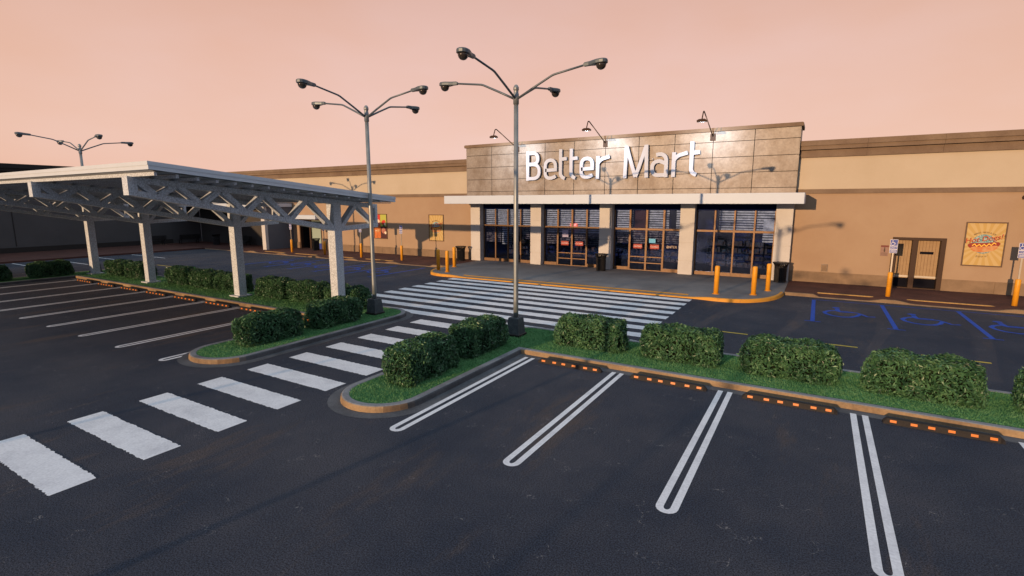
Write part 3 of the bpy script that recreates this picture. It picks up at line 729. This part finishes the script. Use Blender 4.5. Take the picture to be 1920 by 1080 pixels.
for (xa,xb,y,m_) in ((-22,-18.4,36,'merch2'),(-16.9,-12.8,36.5,'merch1'),(-11.5,-7.6,36.2,'merch1'),(-6.2,-2.4,35.6,'merch2')):
    b = MB()
    for z in (.5,.95,1.4,1.85): b.box(xa,xb,y,y+.5,z-.03,z)
    x = xa
    while x < xb-.3:
        for z in (.5,.95,1.4,1.85):
            w = r3.uniform(.12,.4); b.box(x,x+w,y+.05,y+.4,z+.001,z+r3.uniform(.12,.34))
        x += .32
    B(b,'display_shelf',M[m_])
# right-hand service door
b = MB(); b.box(3.42,3.62,YW-.10,YW+.35,.1,2.79); b.box(5.40,5.60,YW-.10,YW+.35,.1,2.79); b.box(3.62,5.40,YW-.10,YW+.35,2.66,2.788); b.box(4.26,4.48,YW-.06,YW+.35,.15,2.66); b.box(3.62,5.40,YW-.02,YW+.35,.1,.2)
dr = B(b,'door_frame',M['darkbronze'])
for xa, xb in ((3.62,4.26),(4.48,5.40)):
    b = MB(); b.box(xa,xb,YW+.30,YW+.34,.2,2.66)
    lf = B(b,'door_leaf',M['wood'])
    b = MB(); x = xa+.13
    while x < xb-.05: b.box(x-.007,x+.007,YW+.297,YW+.3005,.8,2.66); x += .131
    o = b.build('groove',M['groove'],lf)
    b = MB(); b.box(xa,xb,YW+.285,YW+.301,.2,.66); o = b.build('kick_plate',M['kick'],lf)
    b = MB(); b.box(xa,xb,YW+.26,YW+.30,.70,.80); o = b.build('push_bar',M['signpost'],lf)
    if xa > 4.4:
        b = MB(); b.box(xa+.17,xb-.2,YW+.285,YW+.2965,1.93,2.06); o = b.build('name_plate',M['kick'],lf)
# window cut by the right edge
b = MB(); b.box(8.9,9.0,YW-.03,YW+.12,.75,2.32); b.box(12.2,12.3,YW-.03,YW+.12,.75,2.32); b.box(9,12.2,YW-.03,YW+.12,2.25,2.32); b.box(8.85,12.35,YW-.08,YW+.12,.68,.76); b.box(10.55,10.65,YW-.03,YW+.1,.76,2.25)
wf = B(b,'window',M['fascia']); b = MB(); b.box(9,12.2,YW+.05,YW+.07,.76,2.25); o = b.build('pane',M['navy'],wf)
# left-hand entrance with its little canopy
b = MB(); b.bbox(-45.0,-40.7,32.3,YW,3.05,3.42,.01); B(b,'porch_canopy',M['fascia'])
b = MB(); b.box(-44.25,-44.1,YW-.03,YW+.3,.1,2.95); b.box(-42.75,-42.55,YW-.03,YW+.3,.1,2.95); b.box(-41.1,-41.0,YW-.03,YW+.3,.1,2.95); b.box(-44.25,-41.0,YW-.035,YW+.28,2.9,2.955)
df = B(b,'door_frame',M['darkbronze'])
b = MB(); b.box(-44.1,-42.75,YW+.9,YW+.95,.1,2.95); b.box(-44.12,-44.10,YW+.3,YW+.95,.1,2.95); b.box(-42.75,-42.73,YW+.3,YW+.95,.1,2.95); B(b,'doorway',M['dark'])
b = MB(); b.box(-42.55,-41.1,YW+.1,YW+.15,.7,2.95); B(b,'door_leaf',M['greenlit'])
b = MB(); b.box(-42.55,-41.1,YW+.1,YW+.152,.1,.69); B(b,'kick_plate',M['signblue'])
# covered walk at the far left
b = MB(); b.box(-62,-45.6,YW+.02,34,.1,4.2); B(b,'walkway_wall',M['shadedwall'])
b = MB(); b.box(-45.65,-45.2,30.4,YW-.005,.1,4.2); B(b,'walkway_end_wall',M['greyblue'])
b = MB(); b.bbox(-45.72,-45.19,30.1,30.4,.1,4.2,.01); B(b,'walkway_post',M['pillar'])
b = MB(); b.box(-62,-45.1,30.0,YW-.08,4.2,4.62); B(b,'walkway_roof',M['fascia'])

# dark wing: shade painted into its wall and cornice
wg = thing('wing_building', 'dark charcoal wing of the store closing the car park at left', 'store wing', (-66,0,0))
INW = Matrix.Translation(-Vector(wg.location))
b = MB(); b.box(-75,-62,-60,33.2,.1,6.9); o = b.build('wall',M['shadegrey'],wg); o.matrix_parent_inverse = INW.copy()
b = MB()
for z0,z1,p in ((6.9,7.3,.12),(7.34,7.6,.26),(7.6,8.0,.34)): b.box(-75,-62+p,-60,32.8,z0,z1)
o = b.build('cornice',M['joint'],wg); o.matrix_parent_inverse = INW.copy()
b = MB()
for y in (16.9,4.0,-9,27.5): b.box(-62,-61.97,y-.03,y+.03,.7,6.9)
o = b.build('wall_joint',M['joint'],wg); o.matrix_parent_inverse = INW.copy()
b = MB(); b.box(-62,-61.9,-60,30,.1,.6); o = b.build('base_course',M['joint'],wg); o.matrix_parent_inverse = INW.copy()

# ------------------------------------------------------------------ store sign: white stroke letters
sg = thing('store_sign', 'big white raised letters reading Better Mart on the bronze wall', 'sign', (-18.08,32.6,6.11))
def bez(p0, p1, p2, n=7):
    return [((1-t)**2*p0[0]+2*t*(1-t)*p1[0]+t*t*p2[0], (1-t)**2*p0[1]+2*t*(1-t)*p1[1]+t*t*p2[1]) for t in [i/n for i in range(n+1)]]
W = .225
def letter(name, x, strokes):
    b = MB()
    for i, s_ in enumerate(strokes): b.ribbon(s_, W, -.22-.002*i, -.13)
    b.box(.1,.16,-.14,.0,.3,.36); b.box(.1,.16,-.14,.0,1.1,1.16)
    return fixnormals(b.build('letter', M['letter'], sg, (x,0,0)))
def cat_(*a):
    o = []
    for s_ in a: o += s_ if not o or s_[0] != o[-1] else s_[1:]
    return o
LB = [[(.135,0),(.135,2.0)],
      cat_([(.14,1.865),(.5,1.865)], bez((.5,1.865),(.94,1.865),(.94,1.48)), bez((.94,1.48),(.94,1.12),(.55,1.12)), [(.14,1.12)]),
      cat_([(.14,1.10),(.55,1.10)], bez((.55,1.10),(1.05,1.08),(1.05,.62)), bez((1.05,.62),(1.05,.135),(.55,.135)), [(.14,.135)])]
LE = [cat_([(.14,.66),(.92,.69),(.92,.90)], bez((.92,.90),(.92,1.34),(.53,1.34)), bez((.53,1.34),(.14,1.34),(.14,.9)), [(.14,.9),(.14,.5)], bez((.14,.5),(.14,.135),(.52,.135)), bez((.52,.135),(.72,.135),(.94,.27)))]
LT = [cat_([(.14,2.03),(.14,.46)], bez((.14,.46),(.14,.2),(.46,.09))), [(.15,1.37),(.60,1.40)]]
LR = [[(.135,0),(.135,1.46)], cat_(bez((.14,.98),(.3,1.27),(.62,1.32)), [(.62,1.32),(.93,1.40)])]
LM = [[(.13,0),(.19,2.0)], [(.2,1.96),(.50,1.0),(.82,.06)], [(.82,.06),(1.14,1.0),(1.45,1.96)], [(1.46,2.0),(1.52,0)]]
LA = [cat_(bez((.36,1.36),(.99,1.5),(.99,.92)), [(.99,.92),(.99,0)]), cat_([(.98,.82),(.6,.98)], bez((.6,.98),(.14,.98),(.14,.6)), bez((.14,.6),(.14,.13),(.5,.135)), [(.98,.135)])]
for nm, X, st_ in (('B',-18.08,LB),('e',-16.70,LE),('t',-15.54,LT),('t',-14.76,LT),('e',-14.02,LE),('r',-12.85,LR),('M',-11.0,LM),('a',-9.28,LA),('r',-7.98,LR),('t',-6.95,LT)):
    letter(nm, X+18.08, st_)

# gooseneck lamps over the sign wall
def make_goose():
    t = thing('gooseneck_lamp', 'x', 'wall lamp', group='gooseneck lamps over the store sign')
    b = MB(); b.bbox(-.15,.15,-.05,0,-.2,.2,.01); b.build('wall_plate', M['darkbronze'], t)
    b = MB(); pts = [(0,-.05,.05),(-.02,-.5,.25),(-.05,-2.55,1.0),(-.055,-2.72,1.06),(-.06,-2.84,1.04),(-.065,-2.9,.95),(-.085,-3.02,.62)]
    b.tube(pts, .032, 8); b.build('arm', M['darkbronze'], t)
    b = MB(); b.loft([[(-.085+sx*k,-3.02+sy*k2+dy,z) for sx, sy in ((-.25,-.12),(.25,-.12),(.25,.12),(-.25,.12))] for k,k2,z,dy in ((1,1,.48,.03),(1,1,.56,0),(.6,.6,.63,0))])
    h = b.build('lamp_shade', M['darkbronze'], t)
    b = MB(); b.box(-.29,.12,-3.06,-2.9,.474,.479); b.build('lamp_glass', mat('lit_lamp_glass', (.3,.3,.3), .4, emit=((1,.95,.9),.25)), h)
    return t
gs = make_goose()
for k, (x, lb) in enumerate(((-18.9,'gooseneck lamp at left, partly behind the near lamp post'),(-12.3,'gooseneck lamp in the middle, above the gap between the two sign words'),(-5.7,'gooseneck lamp at right, past the end of the sign letters'))):
    if k == 0: gs.location = (x,32.6,8.33); gs['label'] = lb
    else: copy_tree(gs, (x,32.6,8.33), 0, lb)
    l = bpy.data.lights.new('gooseneck_light','SPOT'); l.energy = 1050; l.color = (.82,.89,1); l.spot_size = R(105); l.spot_blend = 1; l.shadow_soft_size = .12
    lo = bpy.data.objects.new('gooseneck_light', l); COL.objects.link(lo); lo.location = (x-.08,29.62,8.76)
    lo.rotation_euler = (Vector((x-.0,32.6,8.25))-Vector(lo.location)).to_track_quat('-Z','Y').to_euler()

# ------------------------------------------------------------------ posters and small wall things
def flat(b, pts, y, mi=0): b.poly([(p[0],y,p[1]) for p in pts], mi=mi)
def ell(cx, cz, rx, rz, n=28, rot=0):
    c, s = math.cos(rot), math.sin(rot)
    return [(cx+rx*math.cos(t)*c-rz*math.sin(t)*s, cz+rx*math.cos(t)*s+rz*math.sin(t)*c) for t in [2*math.pi*i/n for i in range(n)]]
def sausage_shape(x0, x1, z, h, bend, n=18):
    top = []; bot = []
    for i in range(n+1):
        t = i/n; x = x0+(x1-x0)*t; zc = z+bend*(2*t-1)**2+.10*(t-.5); r = h*math.sqrt(max(0,1-abs(2*t-1)**3.2))
        top.append((x,zc+r)); bot.append((x,zc-r))
    return bot + top[-2:0:-1]
def make_poster():
    t = thing('hot_dog_poster', 'x', 'poster', group='framed hot dog posters')
    b = MB(); w, h, f = .768, 1.08, .055
    for x0,x1,z0,z1 in ((-w,w,h-f,h),(-w,w,-h,-h+f),(-w,-w+f,-h+f,h-f),(w-f,w,-h+f,h-f)): b.box(x0,x1,-.05,0,z0,z1)
    b.build('frame', M['frame'], t)
    b = MB(); b.box(-w+f,w-f,-.02,-.002,-h+f,h-f); b.build('print', M['rays'], t)
    b = MB(); flat(b, ell(-.02,.02,.46,.47), -.0225); b.build('disc', M['teal'], t)
    b = MB(); flat(b, ell(-.02,-.02,.44,.02), -.0222); 
    flat(b, sausage_shape(-.62,.60,-.10,.175,.10), -.024); o = b.build('sausage', M['sausage'], t)
    b = MB(); flat(b, sausage_shape(-.50,.53,-.245,.14,.10), -.0255); b.build('bun', M['bun'], t)
    b = MB(); z = lambda i: -.045+.05*(1 if i % 2 else -1)+.1*((i/10)-.5)+.07*((i/5)-1)**2
    P = [(-.44+.088*i, z(i)) for i in range(11)]; b.ribbon(P, .035, -.0268, -.0245); b.build('mustard', M['mustard'], t)
    text('headline_shadow', 'Hot Dogs!!', .33, M['ink'], t, (-.015,-.0285,.255), shear=.25, depth=.0005, rot=R(10))
    text('headline', 'Hot Dogs!!', .33, M['printred'], t, (.005,-.031,.275), shear=.25, depth=.0005, rot=R(10))
    s_ = 'ALWAYS FRESH & HOT'; n = len(s_)
    par = bpy.data.objects.new('tagline', None)
    bb = MB(); ob = []
    for i, ch in enumerate(s_):
        if ch == ' ': continue
        a = R(128-76*i/(n-1)); tx = text('tagline_letter', ch, .105, M['ink'], t, (0,0,0), depth=.0005, rot=a-R(90))
        me = tx.data; off = Vector((-.02+.62*math.cos(a), -.024, .02+.56*math.sin(a)))
        bb.add([Vector(v.co)+off for v in me.vertices], [tuple(p.vertices) for p in me.polygons]); ob.append(tx)
    for o in ob: bpy.data.objects.remove(o)
    bpy.data.objects.remove(par)
    bb.build('tagline', M['ink'], t)
    text('sub_line', 'Enjoy it!', .13, M['ink'], t, (-.05,-.0245,-.58), shear=.3, depth=.0005, rot=R(3))
    return t
po = make_poster(); po.location = (7.03,YW-.002,2.545); po['label'] = 'large framed hot dog poster on the right wall beside the brown door'
copy_tree(po, (-26.93,YW-.002,2.545), 0, 'small-looking framed hot dog poster on the left wall near the first entrance pillar')
t = thing('food_poster', 'framed poster of four colour blocks with food, half hidden by the middle lamp post', 'poster', (-33.2,YW-.002,2.53))
b = MB(); w, h, f = .80, 1.09, .055
for x0,x1,z0,z1 in ((-w,w,h-f,h),(-w,w,-h,-h+f),(-w,-w+f,-h+f,h-f),(w-f,w,-h+f,h-f)): b.box(x0,x1,-.05,0,z0,z1)
b.build('frame', M['frame'], t)
for nm,m_,x0,x1,z0,z1 in (('red_block','p_red',-w+f,-.0,0,h-f),('lime_block','p_lime',.0,w-f,0,h-f),('orange_block','p_orange',-w+f,0,-h+f,0),('plum_block','p_plum',0,w-f,-h+f,0)):
    b = MB(); b.box(x0+.001,x1-.001,-.02,-.002,z0+.001,z1-.001); b.build(nm, M[m_], t)
for nm,m_,cx,cz,rx,rz in (('meat','p_pink',.36,-.36,.24,.26),('sauce','p_red',.38,.36,.26,.2),('leaf','p_green',.45,.1,.2,.1),('garnish','p_cream',.55,.2,.11,.12),('garnish','p_cream',.58,-.55,.12,.13),('garnish','p_cream',-.2,.45,.14,.16),('garnish','p_cream',-.5,-.45,.11,.14),('bread','bun',-.35,-.42,.27,.13),('meat','p_pink',-.25,.12,.3,.1)):
    b = MB(); flat(b, ell(0,0,rx,rz,14,.4), 0); o = b.build(nm, M[m_], t, (cx,-.022-.0012*len(t.children),cz))
t = thing('restroom_sign', 'small red-topped notice with a dark figure on the wall left of the brown door', 'sign', (3.12,YW-.002,2.06))
b = MB(); b.box(-.17,.17,-.02,0,-.28,.19); b.build('plate', mat('faded_pink_plate', (.27,.16,.12), .6, fine=(8,.1)), t)
b = MB(); b.box(-.17,.17,-.021,0,.191,.28); b.build('header', mat('dull_red_header', (.15,.028,.02), .6), t)
b = MB(); flat(b, ell(0,.02,.035,.10,14), -.0225); flat(b, ell(0,.145,.03,.03,10), -.0225)
for k in range(3): b.box(-.13,.13,-.0212,-.02,-.13-.055*k,-.115-.055*k)
b.build('figure', M['ink'], t)
t = thing('utility_box', 'small grey metal box low on the tan wall right of the entrance', 'box', (.49,YW,.98))
b = MB(); b.bbox(-.15,.15,-.09,0,-.2,.2,.012); b.build('box_body', mat('weathered_box', (.24,.19,.14), .7, fine=(10,.2)), t)
b = MB(); b.box(-.12,.12,-.098,-.09,-.17,.17); b.build('lid', M['stone'], t)
t = thing('awning', 'teal cloth awning at the right edge above the side window', 'awning', (10.3,YW,4.5))
b = MB(); b.prism([(-.02,.30),(-.1,.34),(-1.05,-.35),(-1.05,-.50),(-1.0,-.5),(-.06,.22)], -2.0, 2.0, 'x'); fixnormals(b.build('cloth', M['awning'], t))
for x in (-2.15,2.15):
    b = MB(); b.tube([(x,0,.28),(x,-.25,.30)], .03, 8); b.tube([(x,-.2,.22),(x,-.2,.38)], .05, 8); b.box(x-.02,x+.12,-.25,-.2,.26,.31); b.build('bracket', M['darkbronze'], t)

# notices on the doors and lit signs inside
def notice(name, lb, x, z, w, h, m, txt=None, tm=None, size=.1, y=YG-.012, group=None, cat='sign'):
    t = thing(name, lb, cat, (x,y,z), group=group)
    b = MB(); b.box(-w/2,w/2,-.004,.004,-h/2,h/2); b.build('plate', M[m], t)
    if txt: text('lettering', txt, size, M[tm], t, (0,-.006,-.01*h), depth=.001)
    return t
DR = ((PX[1]+.43, (PX[2]-PX[1]-.86)/4), (PX[2]+.43, (PX[3]-PX[2]-.86)/4))
for i, (xa, w) in enumerate(DR):
    for k in (1,2):
        lb = f"red closed sign on the {'left' if k == 1 else 'right'} leaf of the {'double doors under the lit exit sign' if i == 0 else 'double doors beside the enter sign'}"
        notice('closed_sign', lb, xa+w*(k+.5), 1.74, .58, .29, 'signred', 'CLOSED', 'signwhite', .14, group='red closed signs on the doors')
notice('enter_sign', 'black sign reading ENTER on the glass beside the doors', DR[1][0]+DR[1][1]*3.5, 1.76, .74, .42, 'navy', 'ENTER', 'p_cream', .22)
notice('exit_sign', 'glowing red exit sign above the second bay doors', -14.78, 3.01, .56, .24, 'exitred', 'EXIT', 'exitwhite', .2, y=YG+.10)
notice('door_notice', 'pale lilac paper notice on the left door leaf under the exit sign', -15.36, 2.42, .46, .5, 'lilac', cat='notice')
notice('door_sticker', 'bright cyan sticker on the right door leaf near the enter sign', -9.17, 2.12, .42, .27, 'cyan', cat='sticker')

# ------------------------------------------------------------------ bollards, sign posts, bins, benches
def make_bollard():
    t = thing('bollard', 'x', 'bollard', group='yellow bollards at the entrance kerb')
    b = MB(); b.lathe([(.115,0),(.115,1.32),(.105,1.36),(.07,1.385),(.01,1.39)], 20); b.build('post', M['bollard'], t)
    b = MB(); b.lathe([(.17,0),(.17,.02),(.12,.03)], 20); b.build('base_ring', M['orange_paint'], t); return t
bo = make_bollard()
for k, (x, y, lb) in enumerate(((-4.02,26.3,'yellow bollard alone on the right part of the entrance pavement'),(-2.42,26.95,'yellow bollard in the middle of the three at the right kerb bend'),(-1.93,28.6,'yellow bollard nearest the bin at the right pillar'),
        (-20.35,26.1,'yellow bollard nearest the zebra at the left kerb bend'),(-21.45,26.55,'leftmost yellow bollard at the left kerb bend'),(-21.6,28.5,'yellow bollard hidden behind another at the left kerb bend'))):
    if k == 0: bo.location = (x,y,.148); bo['label'] = lb
    else: copy_tree(bo, (x,y,.148), 0, lb)
def make_post():
    t = thing('accessible_sign_post', 'x', 'sign post', group='blue accessible parking signs on yellow sleeves')
    b = MB(); b.lathe([(.10,0),(.10,1.12),(.09,1.15),(.03,1.17)], 16); b.build('sleeve', M['bollard'], t)
    b = MB(); b.box(-.03,.03,-.015,.015,1.1,2.65); b.build('post', M['signpost'], t)
    b = MB(); b.bbox(-.15,.15,-.03,-.016,2.07,2.71,.004); pl = b.build('sign_plate', M['signwhite'], t)
    b = MB(); b.box(-.135,.135,-.033,-.0305,2.42,2.695); b.box(-.135,.135,-.033,-.0305,2.27,2.385); b.box(-.135,.135,-.033,-.0305,2.085,2.235); b.build('blue_field', M['signblue'], pl)
    b = MB()
    for i, st_ in enumerate(symbol(0,0,.108)):
        for p in st_: b.poly([(q[0]-.01,-.0345-.0003*i,q[1]+2.545) for q in p])
    for z in (2.185,2.13): b.box(-.11,.11,-.0342,-.033,z-.012,z+.012)
    b.build('symbol', M['signwhite'], pl)
    text('lettering', 'ONLY', .09, M['signwhite'], pl, (0,-.0345,2.325), depth=.0006)
    return t
sp_ = make_post()
for k, (x, lb) in enumerate([(3.13,'accessible parking sign in front of the brown side door'),(7.58,'accessible parking sign at the right edge past the hot dog poster'),
        (-27.62,'accessible parking sign nearest the left hot dog poster'),(-32.05,'accessible parking sign in front of the four-colour food poster'),(-36.5,'accessible parking sign seen beside the nearest carport column'),(-40.9,'accessible parking sign near the little white porch')]):
    z = .145
    if k == 0: sp_.location = (x,29.75,z); sp_['label'] = lb
    else: copy_tree(sp_, (x,29.75,z), 0, lb)
def make_bin():
    t = thing('litter_bin', 'x', 'litter bin', group='black slatted litter bins')
    b = MB(); b.lathe([(.24,.03),(.25,.9)], 16); b.build('liner', M['joint'], t)
    b = MB(); n = 22
    for k in range(n):
        a = 2*math.pi*k/n; c, s = math.cos(a), math.sin(a)
        pts = [(.285*c,.285*s,.02),(.29*c,.29*s,.8),(.31*c,.31*s,.95),(.40*c,.40*s,1.10)]
        b.tube(pts, [.028,.028,.026,.024], 5, smooth=False)
    b.build('slats', M['black'], t)
    for z, r in ((.04,.30),(.82,.305)): b = MB(); b.lathe([(r-.02,z-.025),(r+.012,z-.025),(r+.012,z+.025),(r-.02,z+.025)], 24); b.build('hoop', M['black'], t)
    b = MB(); b.lathe([(.36,1.09),(.42,1.09),(.425,1.12),(.36,1.12)], 24); b.build('rim', M['black'], t); return t
bn = make_bin()
for k, (x, y, lb) in enumerate(((-1.6,32.2,'black slatted bin at the foot of the right end pillar'),(-12.05,31.75,'black slatted bin in front of the middle entrance pillar'),(-23.6,32.0,'dark bin at the left end of the entrance, beside the first pillar'),(-40.7,32.2,'black slatted bin beside the pale green door'),(-55.5,31.2,'dark bin in the shadowed walk at far left'))):
    if k == 0: bn.location = (x,y,.148); bn['label'] = lb
    else: copy_tree(bn, (x,y,.148), 0, lb)
def make_bench():
    t = thing('bench', 'x', 'bench', group='dark benches on the shadowed walk')
    b = MB()
    for i in range(4): b.box(-1.1,1.1,-.25+.13*i,-.15+.13*i,.42,.46)
    b.build('seat', M['black'], t); b = MB()
    for i in range(4): b.box(-1.1,1.1,.27+.02*i,.30+.02*i,.52+.12*i,.62+.12*i)
    b.build('backrest', M['black'], t)
    for x in (-.9,.9):
        b = MB(); b.box(x-.03,x+.03,-.25,-.19,0,.42); b.box(x-.03,x+.03,.2,.26,0,.9); b.box(x-.03,x+.03,-.19,.2,.36,.415); b.build('leg', M['black'], t)
    return t
bc = make_bench()
for k, (x, y, a, lb) in enumerate(((-60.9,27.6,-90,'dark bench against the wing, left of its neighbour'),(-60.4,30.9,-90,'dark bench in the corner of the wing'),(-52.5,32.3,0,'dark bench against the wall under the covered walk'))):
    if k == 0: bc.location = (x,y,.14); bc.rotation_euler = (0,0,R(a)); bc['label'] = lb
    else: copy_tree(bc, (x,y,.14), R(a), lb)

# ------------------------------------------------------------------ light, sky, camera
EL, AZ = R(6.25), R(10)
to_sun = Vector((-math.sin(AZ)*math.cos(EL), -math.cos(AZ)*math.cos(EL), math.sin(EL)))
sl = bpy.data.lights.new('sun','SUN'); sl.energy = 4.0; sl.color = (1,.65,.38); sl.angle = R(.36)
so = bpy.data.objects.new('sun', sl); COL.objects.link(so); so.rotation_euler = to_sun.to_track_quat('Z','Y').to_euler(); so.location = (0,-20,20)
wd = bpy.data.worlds.new('World'); S.world = wd; wd.use_nodes = True
N = wd.node_tree.nodes; Lk = wd.node_tree.links; bg = N['Background']; bg.inputs['Strength'].default_value = .1
sky = N.new('ShaderNodeTexSky'); sky.sky_type = 'NISHITA'; sky.sun_disc = False; sky.sun_elevation = EL; sky.sun_rotation = math.pi+AZ
tc = N.new('ShaderNodeTexCoord'); sp2 = N.new('ShaderNodeSeparateXYZ'); Lk.new(tc.outputs['Generated'], sp2.inputs[0])
rp = N.new('ShaderNodeValToRGB'); Lk.new(sp2.outputs['Z'], rp.inputs[0]); el = rp.color_ramp.elements
SKY = [(0,(.92,.60,.495)),(.10,(.93,.63,.53)),(.25,(.86,.56,.465)),(.37,(.76,.47,.375)),(.48,(.52,.45,.48)),(.62,(.52,.69,1.0)),(1,(.60,.82,1.0))]
el[0].position = 0; el[0].color = (*SKY[0][1],1); el[1].position = 1; el[1].color = (*SKY[-1][1],1)
for p, c in SKY[1:-1]: e = el.new(p); e.color = (*c,1)
dt = N.new('ShaderNodeVectorMath'); dt.operation = 'DOT_PRODUCT'; dt.inputs[1].default_value = (-.51,.86,0); Lk.new(tc.outputs['Generated'], dt.inputs[0])
md = N.new('ShaderNodeMapRange'); md.inputs[1].default_value = .1; md.inputs[2].default_value = .62; Lk.new(dt.outputs['Value'], md.inputs[0])
lo_ = N.new('ShaderNodeMapRange'); lo_.inputs[1].default_value = .35; lo_.inputs[2].default_value = .72; Lk.new(sp2.outputs['Z'], lo_.inputs[0])
mxx = N.new('ShaderNodeMath'); mxx.operation = 'MAXIMUM'; Lk.new(md.outputs[0], mxx.inputs[0]); Lk.new(lo_.outputs[0], mxx.inputs[1])   # rosy sky in view; unseen side dimmed blue to cool the shade
sc = N.new('ShaderNodeVectorMath'); sc.operation = 'SCALE'; sc.inputs['Scale'].default_value = 9.5; mxc = N.new('ShaderNodeMix'); mxc.data_type = 'RGBA'; mxc.inputs[6].default_value = (.23,.265,.37,1); Lk.new(mxx.outputs[0], mxc.inputs[0]); cn = N.new('ShaderNodeTexNoise'); cn.inputs['Scale'].default_value = 2.6; cn.inputs['Detail'].default_value = 5
cm = N.new('ShaderNodeMapping'); cm.inputs['Scale'].default_value = (1,1,2.6); Lk.new(tc.outputs['Generated'], cm.inputs['Vector']); Lk.new(cm.outputs[0], cn.inputs['Vector'])
cr = N.new('ShaderNodeValToRGB'); cr.color_ramp.elements[0].position = .38; cr.color_ramp.elements[0].color = (.985,.935,.90,1); cr.color_ramp.elements[1].position = .64; cr.color_ramp.elements[1].color = (1,1.0,1.03,1); Lk.new(cn.outputs['Fac'], cr.inputs[0])
cx_ = N.new('ShaderNodeVectorMath'); cx_.operation = 'MULTIPLY'; Lk.new(rp.outputs[0], cx_.inputs[0]); Lk.new(cr.outputs[0], cx_.inputs[1]); wr = N.new('ShaderNodeMapRange'); wr.inputs[1].default_value = .68; wr.inputs[2].default_value = .94; Lk.new(dt.outputs['Value'], wr.inputs[0])
wm = N.new('ShaderNodeMix'); wm.data_type = 'RGBA'; wm.inputs[6].default_value = (.95,.90,.83,1); wm.inputs[7].default_value = (1,1,1.02,1); Lk.new(wr.outputs[0], wm.inputs[0])
wx = N.new('ShaderNodeVectorMath'); wx.operation = 'MULTIPLY'; Lk.new(cx_.outputs[0], wx.inputs[0]); Lk.new(wm.outputs[2], wx.inputs[1]); Lk.new(wx.outputs[0], mxc.inputs[7]); Lk.new(mxc.outputs[2], sc.inputs[0])
s2 = N.new('ShaderNodeVectorMath'); s2.operation = 'SCALE'; s2.inputs['Scale'].default_value = .05; Lk.new(sky.outputs[0], s2.inputs[0])
ad = N.new('ShaderNodeVectorMath'); ad.operation = 'ADD'; Lk.new(sc.outputs[0], ad.inputs[0]); Lk.new(s2.outputs[0], ad.inputs[1]); Lk.new(ad.outputs[0], bg.inputs['Color'])

cam = bpy.data.cameras.new('camera'); cam.lens = 18; cam.sensor_width = 36; cam.clip_end = 2000; cam.clip_start = .05
co = bpy.data.objects.new('camera', cam); COL.objects.link(co); co.location = (0,0,4.5); co.rotation_euler = (R(90-9.346),0,R(30.7))
S.camera = co
S.view_settings.view_transform = 'Standard'; S.view_settings.look = 'None'; S.view_settings.exposure = 0; S.view_settings.gamma = 1
S.cycles.use_denoising = True; S.cycles.max_bounces = 6; S.cycles.transparent_max_bounces = 12
